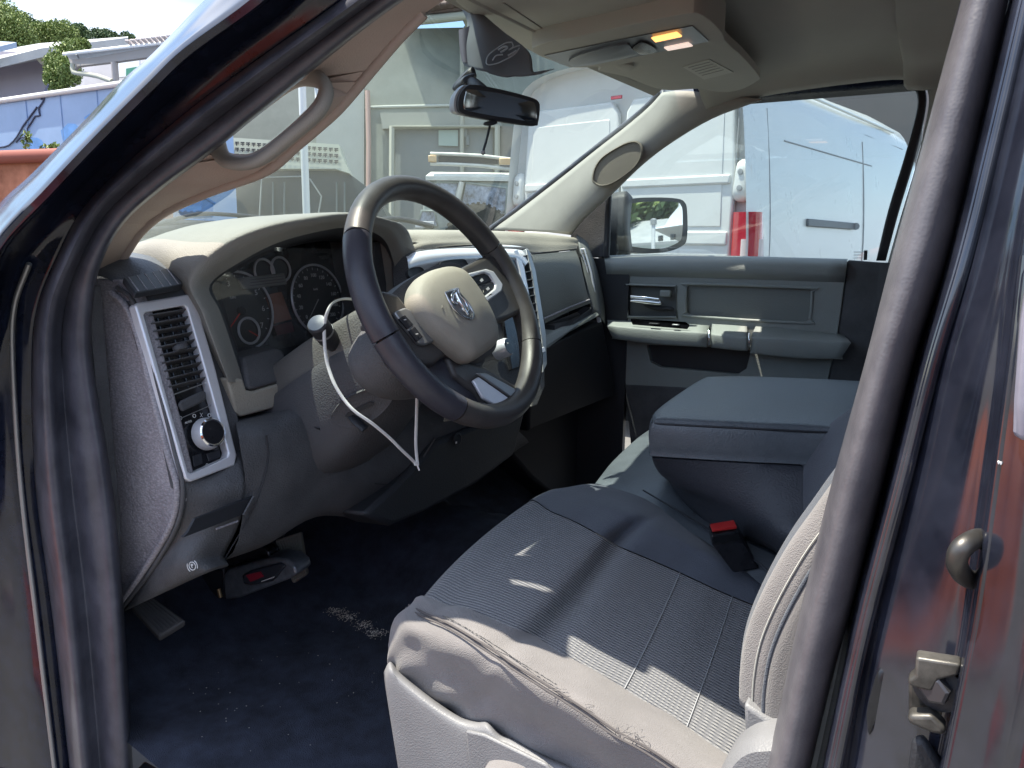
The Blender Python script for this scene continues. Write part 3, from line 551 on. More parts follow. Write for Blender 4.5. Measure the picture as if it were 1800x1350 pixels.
for px, py in ((317, 735), (341.5, 731), (368, 730)): ring('switch_symbol', F(px, py, -.003), bn, .0026, .0006, MWH, bz, 14)
for dx in (-2.2, 2.2):
    tube('switch_symbol', [F(354+dx, 726, -.003), F(354-dx*.2, 730, -.003), F(354+dx, 733, -.003)], .0004, MWH, bz, n=0, seg=5)
text('switch_word', 'AUTO', F(331, 742, -.003), bx, by*-1 if by.z < 0 else by, .0045, MWH, bz)
ring('switch_symbol', F(344, 809, -.003), bn, .0022, .0004, MWH, bz, 14); tube('switch_symbol', [F(345, 811, -.003), F(349, 814, -.003)], .0004, MWH, bz, n=0, seg=5)
ring('switch_symbol', F(364, 817, -.003), bn, .0018, .0004, MWH, bz, 14)
slab('dimmer_mark', [F(*p, -.003) for p in [(368, 816.5), (379, 811), (380, 813.5)]], bn*.0005, MWH, bz)
for px, py in ((382.5, 811.5), (387, 809.5)): lathe('dimmer_dot', F(px, py, -.003), bn, [(.0010, 0), (.0010, .0005)], MWH, bz, seg=10)
slab('switch_key', [F(*p, -.003) for p in [(337, 802), (353, 797), (356, 815), (340, 821)]], bn*.002, MBKM, bz, bevel=.001)
slab('switch_key', [F(*p, -.003) for p in [(362, 798), (384, 790), (387, 803), (366, 811)]], bn*.002, MBKM, bz, bevel=.001)
# ---- instrument cluster
ic = part('instrument_cluster')
YC = 1.125
def IC(x, y, o=0): return PL(x, y, V((.4, YC, 1.27))-V((0, 1, -.18)).normalized()*o, V((0, 1, -.18)))
inn = V((0, -1, .18)).normalized()
slab('cluster_face', [IC(*p) for p in [(350, 480), (430, 440), (560, 415), (660, 425), (690, 500), (680, 600), (520, 625), (380, 660)]], (0, .01, 0), MBK, ic)
MGA = pm('gauge_face', (.05, .055, .06), .5)
MGAR = pm('gauge_rim_grey', (.22, .22, .21), .4)
def gauge(px, py, rx, name='gauge_ring'):
    c = IC(px, py, .002); e = IC(px+rx, py, .002); r = (e-c).length
    lathe('gauge_dial', c, inn, [(r*.97, 0), (r*.97, .002), (r*.1, .002)], MGA, ic, seg=48)
    ring(name, c+inn*.006, inn, r, .0024, MSV, ic, 56); ring('gauge_bezel', c+inn*.003, inn, r*.965, .003, MBKM, ic, 56)
    return c, r
iu = V((1, 0, 0)); iv = inn.cross(iu).normalized(); iv = iv if iv.z > 0 else -iv
def dial(c, r, nums, a0, a1, sz, tick=True, rr=.74):
    for i, s in enumerate(nums):
        a = R(a0+(a1-a0)*i/(len(nums)-1)); p = c+(iu*math.cos(a)+iv*math.sin(a))*r*rr+inn*.003
        text('dial_number', s, p, iu, iv, sz, MWH, ic)
    if tick:
        vs2 = []; fs2 = []
        for i in range((len(nums)-1)*2+1):
            a = R(a0+(a1-a0)*i/((len(nums)-1)*2)); d = iu*math.cos(a)+iv*math.sin(a); s = -iu*math.sin(a)+iv*math.cos(a)
            b = len(vs2); w = .0007
            vs2 += [c+d*r*.86+s*w+inn*.0028, c+d*r*.93+s*w+inn*.0028, c+d*r*.93-s*w+inn*.0028, c+d*r*.86-s*w+inn*.0028]; fs2.append((b, b+1, b+2, b+3))
        mesh('dial_ticks', vs2, fs2, MWH, ic, smooth=0)
tcn, tr_ = gauge(421, 547, 54)
dial(tcn, tr_, ['0', '1', '2', '3', '4', '5', '6', '7'], 215, -35, .0145)
text('dial_word', 'RPM', tcn+iv*tr_*.35-iu*.012+inn*.003, iu, iv, .007, MWH, ic)
tube('gauge_needle', [tcn+inn*.006, tcn+inn*.006+(iu*math.cos(R(222))+iv*math.sin(R(222)))*tr_*.8], lambda q: .0013*(1-q*.6), MNRED, ic, n=0, seg=6)
lathe('needle_hub', tcn, inn, [(.008, 0), (.008, .007), (.004, .008)], MBK, ic, seg=20)
sc, sr = gauge(556, 527, 43)
dial(sc, sr, ['0', '20', '40', '60', '80', '100', '120', '140', '160', '180', '200'], 222, -42, .0105, rr=.70)
text('dial_word', 'km/h', sc+iv*sr*.3+inn*.003, iu, iv, .006, MWH, ic)
tube('gauge_needle', [sc+inn*.006, sc+inn*.006+(iu*math.cos(R(228))+iv*math.sin(R(228)))*sr*.8], lambda q: .0013*(1-q*.6), pm('needle_grey', (.5, .5, .5), .5), ic, n=0, seg=6)
f1, fr1 = gauge(434, 582, 18)
tube('gauge_needle', [f1+inn*.006, f1+inn*.006+(iu*.8-iv*.5)*fr1], .0009, MNRED, ic, n=0, seg=6)
f1b, _ = gauge(461, 478, 17); gauge(490, 474, 16)
slab('warning_strip', [IC(*p, .010) for p in [(415, 489), (497, 480), (503, 500), (425, 510)]], inn*.004, MGAR, ic, bevel=.002)
for k in range(3): tube('strip_line', [IC(440, 492+k*5, .0145), IC(500, 485+k*5, .0145)], .0005, MBKM, ic, n=0, seg=4)
slab('info_display', [IC(*p, .006) for p in [(466, 519), (494, 513), (512, 561), (482, 569)]], inn*.001, MLCD, ic)
slab('info_display', [IC(*p, .006) for p in [(481, 573), (512, 565), (517, 583), (487, 590)]], inn*.001, pm('dark_red_screen', (.10, .015, .02), .3), ic)
slab('cluster_lens', [V((.27, 1.075, 1.20)), V((.68, 1.075, 1.22)), V((.68, 1.06, 1.385)), V((.36, 1.055, 1.39)), V((.245, 1.06, 1.33))], (0, .002, 0), GC, ic)
# ---- knee bolster and lower dash
kb = part('lower_dash')
grid('knee_bolster', [[Y(414, 736, 1.03), Y(470, 722, 1.03), Y(520, 706, 1.03), Y(600, 690, 1.03), Y(720, 660, 1.03), Y(850, 640, 1.0)],
                      [Y(416, 752, .965), Y(478, 738, .955), Y(530, 722, .95), Y(600, 752, .94), Y(740, 740, .93), Y(880, 690, .93)],
                      [Y(422, 785, .945), Y(490, 775, .93), Y(552, 768, .925), Y(625, 800, .92), Y(765, 782, .915), Y(895, 720, .92)],
                      [Y(430, 870, .945), Y(490, 860, .935), Y(560, 850, .93), Y(640, 860, .925), Y(780, 820, .92), Y(905, 750, .93)],
                      [Y(394, 985, .98), Y(470, 957, .98), Y(555, 909, .98), Y(650, 905, .99), Y(800, 860, 1.0), Y(925, 780, 1.03)],
                      [Y(394, 985, .98)+V((0, .2, .0)), Y(470, 957, .98)+V((0, .2, 0)), Y(555, 909, .98)+V((0, .2, 0)), Y(650, 905, .99)+V((0, .2, 0)), Y(800, 860, 1.0)+V((0, .2, 0)), Y(925, 780, 1.03)+V((0, .2, 0))]], MD, kb, nu=5, nv=5)
tube('panel_seam', [Y(468, 765, .928), Y(472, 800, .928), Y(462, 850, .93), Y(440, 905, .94), Y(395, 982, .975)], .0012, MBKM, kb)
grid('lower_panel', [[F(318, 838), F(370, 836), F(424, 790)], [X(324, 880, .12), Y(378, 865, .955), Y(430, 850, .945)], [X(312, 925, .12), Y(370, 920, .965), Y(420, 915, .955)], [X(265, 1005, .12), Y(330, 985, .975), Y(392, 975, .975)], [X(207, 1078, .12), Y(348, 1007, .985), Y(396, 988, .98)], [V((.13, 1.3, .79)), V((.2, 1.2, .88)), V((.27, 1.2, .89))]], MD, kb, nu=6, nv=5, solid=.003)
slab('cubby_opening', [Y(*p, .936) for p in [(331, 935), (343, 912), (440, 875), (446, 872), (428, 904), (322, 945)]], (0, .005, 0), MBKM, kb)
tube('cubby_lip', [Y(446, 872, .93), Y(428, 905, .93)], .002, MD, kb, n=0)
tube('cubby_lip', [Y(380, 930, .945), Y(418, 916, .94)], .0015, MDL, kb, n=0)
# parking brake symbol
pc = X(338, 995, .114); pu = (X(350, 990, .117)-pc).normalized(); pn = (CAM-pc).normalized(); pv = pn.cross(pu).normalized(); pv = pv if pv.z > 0 else -pv
pnn = pu.cross(pv)
if pnn.y > 0: pnn = -pnn
def arcm(c, r, a0, a1, t, mat, par, nm):
    tube(nm, [c+(pu*math.cos(R(a0+(a1-a0)*i/12))+pv*math.sin(R(a0+(a1-a0)*i/12)))*r for i in range(13)], t, mat, par, n=0, seg=5)
arcm(pc, .0062, 0, 360, .0006, MWH, kb, 'brake_symbol'); arcm(pc, .0095, -40, 40, .0006, MWH, kb, 'brake_symbol'); arcm(pc, .0095, 140, 220, .0006, MWH, kb, 'brake_symbol')
text('brake_letter', 'P', pc, pu, pv, .009, MWH, kb)
# under-column parts: seams, obd flap, key slot
tube('panel_seam', [Y(735, 795, .905), Y(712, 842, .915), Y(690, 852, .925), Y(660, 850, .92)], .0015, MBKM, kb)
tube('panel_seam', [Y(765, 770, .90), Y(740, 810, .905), Y(715, 850, .915)], .0018, MD, kb)
slab('column_cover', [Y(*p, .90) for p in [(640, 905), (700, 850), (770, 775), (870, 735), (925, 720), (905, 800), (840, 850), (750, 900), (690, 925)]], (0, .1, -.01), pm('console_dark', (.022, .025, .031), .6, grain=400, gs=.3), kb, bevel=.01)
lathe('power_socket', Y(803, 772, .895), (0, -1, .1), [(.014, 0), (.014, .003), (.011, .004), (.010, .001)], MBKM, kb, seg=24)
obox('socket_mark', Y(802, 778, .888), WAX, (.005, .001, .004), MWH, kb, bevel=0)
slab('trim_sliver', [Y(*p, .885) for p in [(785, 729), (806, 738), (782, 741)]], (0, .004, 0), MBG, kb)
# ---- pedals and floor
MPED = pm('pedal_rubber', (.055, .055, .06), .7, grain=300, gs=.4, dust=.08)
def pedal(name, q, yv, ribs, label=None, mat=None):
    c = [X(*p) for p in q]; n_ = (c[1]-c[0]).cross(c[3]-c[0]).normalized(); n_ = n_ if n_.dot(CAM-c[0]) > 0 else -n_
    o = slab(name, c, n_*-.018, mat or MPED, TR, bevel=.004, label=label)
    for i in range(ribs):
        f = (i+.8)/(ribs+.6); a = c[0].lerp(c[1], f); b = c[3].lerp(c[2], f); tube('pedal_rib', [a.lerp(b, .06)+n_*.001, a.lerp(b, .94)+n_*.001], .0018, mat or MPED, o, n=0, seg=6)
    return o
pedal('parking_brake_pedal', [(230, 1065, .165), (268, 1048, .20), (327, 1090, .20), (280, 1119, .165)], 0, 7)
pedal('brake_pedal', [(482, 950, .44), (528, 935, .47), (540, 1010, .47), (515, 1027, .44)], 0, 9, mat=pm('worn_pedal', (.16, .145, .12), .7, dust=.1))
tube('pedal_arm', [V((.2, 1.35, .95)), V((.2, 1.25, .86)), X(250, 1065, .19)+V((0, .03, 0))], .012, MBKM, TR)
tube('pedal_arm', [V((.5, 1.2, 1.05)), V((.53, 1.15, .92)), X(505, 950, .46)+V((0, .03, 0))], .012, MBKM, TR)
fz = .60
def carp(p, i, j): return p+V((0, 0, .006*math.sin(p.x*23+p.y*17)+.004*math.sin(p.x*61-p.y*43)))
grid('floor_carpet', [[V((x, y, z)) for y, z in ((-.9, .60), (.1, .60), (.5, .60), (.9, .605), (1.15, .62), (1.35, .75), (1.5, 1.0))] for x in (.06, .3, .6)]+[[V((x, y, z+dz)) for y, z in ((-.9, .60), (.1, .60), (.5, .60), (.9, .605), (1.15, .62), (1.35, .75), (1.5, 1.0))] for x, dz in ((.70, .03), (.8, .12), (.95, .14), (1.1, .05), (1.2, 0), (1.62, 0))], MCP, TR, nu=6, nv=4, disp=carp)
# dirt on the carpet
MDIRT = pm('dry_mud', (.42, .38, .33), .95, grain=300, gs=.8)
dvs = []; dfs = []; rnd = random.Random(3)
def crumbs(ctr, n, sx, sy, smin, smax):
    for _ in range(n):
        p = Z(ctr[0]+rnd.gauss(0, sx), ctr[1]+rnd.gauss(0, sy), .615); s = rnd.uniform(smin, smax); b = len(dvs)
        if not (.1 < p.x < .68 and p.y < 1.15): continue
        a = rnd.uniform(0, 6)
        for k in range(3): dvs.append(p+V((math.cos(a+k*2.1)*s, math.sin(a+k*2.1)*s, 0)))
        dvs.append(p+V((0, 0, s*.8))); dfs.extend([(b, b+1, b+3), (b+1, b+2, b+3), (b+2, b, b+3)])
for c in ((530, 1042), (545, 1046), (558, 1052), (572, 1062), (590, 1073), (612, 1085), (640, 1098), (662, 1112)): crumbs(c, 150, 9, 4, .0007, .0018)
crumbs((450, 1200), 60, 150, 70, .0008, .0016)
mesh('carpet_dirt', dvs, dfs, MDIRT, TR, smooth=0, recalc=False, kind='stuff')
# ---- steering column
W = V((.42, .698, 1.313)); tl = .4826
n_ = V((0, -math.cos(tl), math.sin(tl))); wu = V((1, 0, 0)); wv = n_.cross(wu).normalized(); wv = wv if wv.z > 0 else -wv
def WP(a, b, c=0): return W+wu*a+wv*b+n_*c                       # wheel frame
def WX(px, py, o=0): return PL(px, py, W+n_*o, n_)                # a point of the wheel's plane
sc_ = part('steering_column')
def cl(t, hw, top, bot, cx=.0): return [WP(cx-hw*.7, top, -t), WP(cx+hw*.7, top, -t), WP(cx+hw, top*.5, -t), WP(cx+hw, bot*.6, -t), WP(cx+hw*.65, bot, -t), WP(cx-hw*.65, bot, -t), WP(cx-hw, bot*.6, -t), WP(cx-hw, top*.5, -t)]
MSH = pm('column_shroud', (.115, .112, .107), .55, grain=420, gs=.4, dust=.05)
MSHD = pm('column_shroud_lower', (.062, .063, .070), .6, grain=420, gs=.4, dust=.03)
loft('column_shroud', [cl(.07, .05, .035, -.05), cl(.10, .066, .050, -.065), cl(.17, .076, .054, -.08), cl(.27, .086, .05, -.10), cl(.40, .09, .04, -.11)], MSH, sc_)
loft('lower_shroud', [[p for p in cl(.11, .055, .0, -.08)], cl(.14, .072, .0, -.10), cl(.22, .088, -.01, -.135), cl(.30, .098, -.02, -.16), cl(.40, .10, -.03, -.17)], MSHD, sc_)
LN = V((-.8, -.51, -.33)).normalized()
def LS(x, y, o=.002): return PL(x, y, V((.348, .817, 1.132))+LN*o, LN)
dome('ignition_recess', [LS(*p) for p in [(583, 738), (590, 718), (610, 700), (650, 684), (680, 690), (690, 702), (660, 735), (612, 752)]], LS(638, 718), LN, [(1.0, -.006), (1, .0), (.93, -.001), (.5, -.001)], MSHD, sc_, label='recess with key slot below the stalk')
slab('key_slot', [LS(*p, .0025) for p in [(606, 731), (612, 726), (628, 717), (650, 706), (657, 707), (656, 712), (634, 722), (612, 733)]], LN*.001, MBKM, sc_)
slab('shroud_gap', [Y(*p, .90) for p in [(560, 752), (572, 772), (586, 783), (640, 778), (690, 764), (722, 742), (700, 742), (640, 764), (600, 768)]], (0, .01, 0), MBKM, kb)
tube('tilt_lever', [LS(618, 730, -.004), LS(628, 742, .01), LS(642, 754, .018)], .009, MBKM, sc_, flat=.5)
st = [X(593, 615, .355), X(575, 592, .325), X(556, 567, .295)]
stt = (st[2]-st[0]).normalized()
lathe('turn_signal_stalk', st[0], stt, [(.009, -.02), (.010, .0), (.012, .015), (.0165, .035), (.017, .060), (.0175, .072), (.0172, .076), (.0155, .078), (.006, .0785)], MBKM, sc_, seg=28)
lathe('stalk_collar', st[0], stt, [(.0172, .052), (.0178, .053), (.0178, .055), (.0172, .056)], MSVD, sc_, seg=28)
lathe('stalk_cap', st[0], stt, [(.0150, .0780), (.0145, .0795), (.004, .0805)], pm('stalk_cap_blue_grey', (.05, .065, .10), .3), sc_, seg=28)
lathe('stalk_boot', X(597, 606, .37), stt, [(.022, -.03), (.020, .0), (.014, .01)], MSHD, sc_, seg=24)
# gear lever seen behind the wheel on the right of the column
tube('shift_lever', [Y(815, 500, .82), Y(838, 480, .80), Y(858, 462, .78)], lambda q: .008+.006*q, MSVD, sc_)
# ---- steering wheel
sw = part('steering_wheel')
def arcw(a0, a1, n=24, r=.1955, c=0): return [WP(math.cos(R(a0+(a1-a0)*i/n))*r, math.sin(R(a0+(a1-a0)*i/n))*r, c) for i in range(n+1)]
def rseg(nm, a0, a1, mat, r=.0188): tube(nm, arcw(a0, a1), r, mat, sw, n=0, seg=18, upv=n_, flat=1.12)
rseg('rim', 27, 147, MLE)
rseg('rim', 147.7, 193, MLES, .0194); rseg('rim', 193.7, 238, MLES, .0194); rseg('rim', 238.7, 330, MLE)
rseg('rim', 330.7, 351, MLE); rseg('rim', -9, 26.3, MLE)
rseg('rim_core', 0, 359.9, MBKM, .012)
# spokes: shaped plates in the wheel plane reaching from hub to rim
def wplate(nm, pts, c0, th, mat, bevel=.004, n=0): return slab(nm, [WX(*p, c0) for p in pts], n_*-th, mat, sw, bevel=bevel, seg=3, n=n)
wplate('spoke', [(812, 470), (850, 450), (885, 442), (905, 460), (925, 505), (925, 545), (895, 560), (858, 572), (840, 520)], .006, .022, MLE, .008)
wplate('spoke', [(655, 545), (672, 508), (700, 515), (735, 560), (790, 620), (765, 640), (720, 640), (690, 610)], .002, .022, MLE, .008)
wplate('spoke', [(785, 625), (835, 640), (855, 645), (930, 690), (905, 722), (862, 722), (838, 690), (800, 660)], -.004, .022, MLE, .006)
wplate('spoke', [(745, 610), (800, 640), (850, 700), (880, 735), (840, 735), (770, 700), (720, 650)], -.012, .018, MLES, .006)
# silver frames
slab('switch_frame', [WX(*p, .012) for p in [(815, 482), (855, 472), (868, 476), (885, 500), (882, 512), (855, 532), (846, 528), (820, 490)]], n_*-.008, MSV, sw, holes=[[WX(*p, .012) for p in [(822, 488), (852, 479), (860, 482), (872, 500), (870, 507), (852, 521), (847, 518)]]], bevel=.0025)
slab('switch_key', [WX(*p, .009) for p in [(824, 490), (853, 480), (860, 484), (865, 493), (836, 503)]], n_*-.006, MBKM, sw, bevel=.0015)
slab('switch_key', [WX(*p, .009) for p in [(837, 506), (866, 495), (871, 501), (869, 507), (852, 520), (848, 519)]], n_*-.006, MBKM, sw, bevel=.0015)
for px, py in ((846, 492), (857, 507)):
    slab('switch_mark', [WX(px-3, py+1, .0102), WX(px+1, py-3, .0102), WX(px+4, py+1, .0102), WX(px, py+4, .0102)], n_*.0004, MWH, sw)
slab('switch_frame', [WX(*p, .010) for p in [(694, 548), (712, 540), (724, 545), (760, 590), (764, 600), (748, 606), (738, 603), (700, 558)]], n_*-.008, MSVD, sw, bevel=.0025)
slab('switch_key', [WX(*p, .0115) for p in [(702, 560), (712, 553), (727, 570), (718, 578)]], n_*-.004, MBKM, sw, bevel=.001)
slab('switch_key', [WX(*p, .0115) for p in [(720, 581), (729, 573), (744, 592), (734, 600)]], n_*-.004, MBKM, sw, bevel=.001)
for a in ((712, 562), (733, 587)): obox('switch_mark', WX(*a, .0125), (wu, wv, n_), (.005, .0012, .0006), MWH, sw, bevel=0)
slab('lower_insert', [WX(*p, .003) for p in [(832, 668), (842, 662), (896, 700), (902, 716), (890, 722), (850, 700)]], n_*-.006, MSV, sw, bevel=.002)
slab('lower_insert', [WX(*p, .005) for p in [(838, 655), (855, 655), (918, 690), (914, 702), (896, 696)]], n_*-.006, MBG if False else MSVD, sw, bevel=.002)
# hub housing and airbag cover
dome('hub_housing', [WX(*p, -.02) for p in [(660, 548), (685, 514), (730, 482), (770, 466), (800, 468), (826, 495), (850, 540), (866, 590), (862, 622), (825, 645), (785, 640), (745, 612), (712, 575), (690, 575)]], WX(780, 565, -.02), n_, [(.9, -.05), (1.0, -.02), (.98, .01), (.85, .018)], MSHD, sw)
dome('hub_back', [WX(*p, -.05) for p in [(640, 600), (670, 550), (730, 510), (790, 510), (835, 560), (845, 620), (820, 670), (760, 690), (700, 685), (655, 650)]], WX(755, 605, -.05), n_, [(.9, -.05), (1, -.02), (.97, .02), (.8, .025)], MD, sw)
ab = [WX(*p, .012) for p in [(722, 505), (735, 488), (760, 476), (785, 473), (803, 480), (822, 502), (842, 532), (857, 562), (864, 582), (866, 600), (863, 611), (855, 618), (842, 627), (830, 635), (822, 638), (813, 635), (798, 624), (775, 606), (752, 585), (730, 557), (719, 530)]]
dome('airbag_cover', ab, WX(790, 553, .012), n_, [(.97, -.012), (1.0, -.004), (1.0, .004), (.965, .014), (.90, .021), (.75, .026), (.5, .029), (.2, .030), (.02, .030)], MBGL if False else pm('airbag_beige', (.335, .31, .262), .6, grain=900, gs=.22, var=.08, vs_=12, dust=.06), sw, n=5)
tube('cover_crease', [WX(*p, .0375) for p in [(784, 492), (795, 500), (804, 510)]], .0014, bpy.data.materials['airbag_beige'], sw)
def EB(px, py, o=.041): return WX(px, py, o)
eo = [(783, 514), (804, 507), (806, 514), (822, 532), (832, 550), (829, 561), (812, 555), (797, 543), (788, 528)]
dome('emblem', [EB(*p) for p in eo], EB(808, 534), n_, [(1.05, -.010), (1.05, .0015), (.96, .003), (.90, .0015), (.5, .002)], MSVD, sw, n=2)
tube('emblem_rim', [EB(*p, .0445) for p in eo], .0012, MCH, sw, n=0, closed=True, seg=8)
# ram-head relief: two curled horns and a muzzle
for s, pts in ((0, [(800, 514), (794, 520), (796, 530), (803, 534), (804, 527), (800, 524)]), (1, [(806, 516), (816, 528), (822, 541), (819, 548), (813, 543), (814, 536)])):
    tube('emblem_horn', [EB(*p, .0445) for p in pts], lambda q: .0030*(1-q*.5), MCH, sw, n=4, seg=8)
tube('emblem_head', [EB(802, 517, .0445), EB(811, 535, .046), EB(822, 553, .0445)], lambda q: .0045*(1-q*.55), MCH, sw, n=4, seg=8)
for px, py in ((779, 541), (851, 514+0), (836, 583)):
    p = WX(px, py, .0405 if px < 840 else .036)
    tube('embossed_mark', [p-wu*.003, p-wu*.001+wv*.001, p+wv*.004], .0006, bpy.data.materials['airbag_beige'], sw, n=2, seg=5)
# ---- centre stack
cs = part('centre_stack')
CP = (V((.9, .965, 1.385)), V((0, 1, -.42)))
def CS(x, y, o=0): return PL(x, y, CP[0]-CP[1].normalized()*o, CP[1])
cn = CP[1].normalized()*-1
slab('stack_face', [CS(*p, -.004) for p in [(720, 450), (740, 438), (860, 432), (925, 434), (937, 450), (945, 520), (960, 610), (955, 655), (930, 700), (860, 700), (760, 600), (725, 520)]], (0, .05, 0), MD, cs, bevel=.005)
grid('silver_brow', [[CS(*p, -.03) for p in [(712, 448), (735, 436), (790, 431), (860, 430), (920, 434), (936, 450)]], [CS(*p, .006) for p in [(716, 456), (738, 446), (790, 441), (860, 440), (915, 443), (930, 458)]], [CS(*p, .012) for p in [(718, 470), (745, 462), (790, 455), (856, 452), (905, 452), (924, 466)]], [CS(*p, .0) for p in [(722, 482), (750, 476), (795, 470), (850, 466), (900, 462), (920, 474)]]], MSV, cs, nu=5, nv=4)
dome('air_vent', [CS(*p, .013) for p in [(776, 461), (812, 456), (820, 462), (822, 470), (780, 478)]], CS(800, 466, .013), cn, [(1.05, -.006), (1.03, .001), (.95, -.001)], MBKM, cs)
dome('air_vent', [CS(*p, .012) for p in [(718, 474), (738, 470), (745, 480), (722, 488)]], CS(730, 478, .012), cn, [(1.05, -.006), (1.03, .001), (.95, -.001)], MBKM, cs)
rd = slab('radio_panel', [CS(*p, .004) for p in [(862, 458), (915, 452), (925, 480), (940, 560), (955, 630), (900, 650), (885, 560)]], cn*-.01, MBK, cs, bevel=.002)
slab('radio_screen', [CS(*p, .006) for p in [(882, 459), (908, 454), (918, 475), (892, 481)]], cn*.001, pm('screen_glass', (.16, .21, .24), .15), cs)
for q in ((884, 486), (892, 484), (900, 482), (908, 480), (888, 493), (898, 491), (908, 488), (916, 486)): obox('radio_key', CS(*q, .007), (wu, cn, cn.cross(wu)), (.013, .004, .007), MSVD, cs, bevel=.001)
lathe('radio_knob', CS(893, 505, .004), cn, [(.012, 0), (.011, .010), (.006, .011)], MSV, cs, seg=24)
lathe('radio_knob', CS(913, 503, .004), cn, [(.012, 0), (.011, .010), (.006, .011)], MCH, cs, seg=24)
slab('climate_screen', [CS(*p, .006) for p in [(895, 515), (921, 510), (926, 530), (899, 535)]], cn*.001, MBK, cs)
slab('stack_trim', [CS(*p, .012) for p in [(903, 440), (910, 438), (922, 470), (938, 560), (945, 640), (939, 642), (930, 570), (914, 475)]], cn*-.012, MSV, cs, bevel=.002)
slab('stack_trim', [CS(*p, .012) for p in [(925, 437), (931, 440), (942, 475), (960, 585), (962, 640), (955, 655), (953, 600), (935, 480)]], cn*-.02, MSVD, cs, bevel=.002)
for i in range(11):
    f = i/10; a = CS(915+f*25, 452+f*140, .006); b = CS(930+f*25, 449+f*140, .006); obox('vent_slat', (a+b)/2, ((b-a), cn, (b-a).cross(cn)), ((b-a).length*.95, .010, .003), MSVD if i in (4, 9) else MD, cs, bevel=.0008)
slab('stack_cap', [CS(*p, .014) for p in [(946, 613), (957, 609), (960, 618), (948, 624)]], cn*-.012, MSV, cs, bevel=.002)
slab('stack_side', [CS(*p, .004) for p in [(940, 645), (958, 640), (958, 680), (945, 712), (935, 716)]], (0, .04, 0), MSH, cs, bevel=.003)
kc2 = CS(886, 612, .02)
lathe('drive_knob', kc2, cn, [(.021, -.02), (.0205, .008), (.018, .014), (.017, .0145)], MSV, cs)
lathe('drive_knob_face', kc2, cn, [(.0172, .0135), (.0172, .0152), (.004, .0155)], MBK, cs)
obox('knob_pointer', kc2+cn*.0155+V((-.008, 0, .007)), (wu, cn, cn.cross(wu)), (.005, .001, .003), MWH, cs, bevel=0)
obox('stack_switch', CS(877, 562, .006), (wu, cn, cn.cross(wu)), (.03, .006, .016), MBKM, cs, bevel=.002)
# ---- glove box side
gx = part('glove_box')
grid('glove_box_door', [[Y(930, 448, 1.0), Y(965, 445, 1.02), X(1012, 440, 1.55)], [Y(938, 470, .985), Y(975, 466, 1.005), X(1020, 462, 1.54)], [Y(950, 530, .98), Y(990, 515, 1.0), X(1031, 510, 1.535)], [Y(958, 568, .985), Y(1000, 548, 1.0), X(1038, 533, 1.54)]], pm('glove_grey', (.19, .195, .18), .55, grain=420, gs=.5, dust=.05), gx, nu=5, nv=5)
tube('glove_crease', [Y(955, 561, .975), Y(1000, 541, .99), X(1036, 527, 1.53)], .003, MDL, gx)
slab('glove_tray', [Y(957, 592, .96), Y(980, 580, .97), Y(1003, 573, .975), X(1020, 560, 1.53), X(1052, 545, 1.56), X(1054, 555, 1.56), Y(1000, 585, .97), Y(965, 612, .955), Y(957, 612, .955)], (0, .05, 0), MGR, gx, bevel=.004)
slab('tray_recess', [Y(975, 572, .985), X(1010, 560, 1.52), X(1030, 549, 1.54), X(1042, 540, 1.55), X(1040, 552, 1.55), Y(1000, 573, .98), Y(975, 582, .975)], (0, .03, 0), MBKM, gx)
grid('dash_end', [[X(1013, 413, 1.60), X(1018, 440, 1.57), X(1030, 500, 1.55), X(1040, 552, 1.55)], [X(1030, 425, 1.60), X(1036, 450, 1.585), X(1048, 510, 1.57), X(1056, 560, 1.565)], [X(1036, 440, 1.62), X(1050, 480, 1.62), X(1060, 530, 1.62), X(1064, 575, 1.62)]], pm('dash_end_grey', (.12, .13, .13), .55, grain=420, gs=.4), gx, solid=.003)
slab('end_vent_bezel', [X(*p, 1.56) for p in [(1019, 437), (1027, 436), (1040, 480), (1056, 566), (1050, 568), (1044, 540), (1030, 470)]], (.006, 0, 0), MSV, gx, holes=[[X(*p, 1.56) for p in [(1022, 440), (1026, 440), (1037, 480), (1047, 535), (1043, 532), (1032, 470)]]], bevel=.0015)
for i in range(9):
    f = i/8; obox('vent_slat', X(1025+f*19, 446+f*84, 1.563), WAX, (.004, .022, .003), MD, gx, bevel=.0006)
# under dash passenger side and tunnel
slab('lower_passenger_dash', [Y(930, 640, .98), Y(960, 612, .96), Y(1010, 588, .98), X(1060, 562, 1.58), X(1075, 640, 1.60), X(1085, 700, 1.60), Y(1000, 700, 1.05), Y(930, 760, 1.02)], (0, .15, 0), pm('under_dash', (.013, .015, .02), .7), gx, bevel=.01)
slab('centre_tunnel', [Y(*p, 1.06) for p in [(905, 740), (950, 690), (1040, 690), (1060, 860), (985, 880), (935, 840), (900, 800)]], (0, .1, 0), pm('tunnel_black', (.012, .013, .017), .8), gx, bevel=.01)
slab('firewall', [V((.1, 1.38, .6)), V((1.65, 1.38, .6)), V((1.65, 1.42, 1.40)), V((.1, 1.42, 1.37))], (0, .03, 0), MBKM, TR)
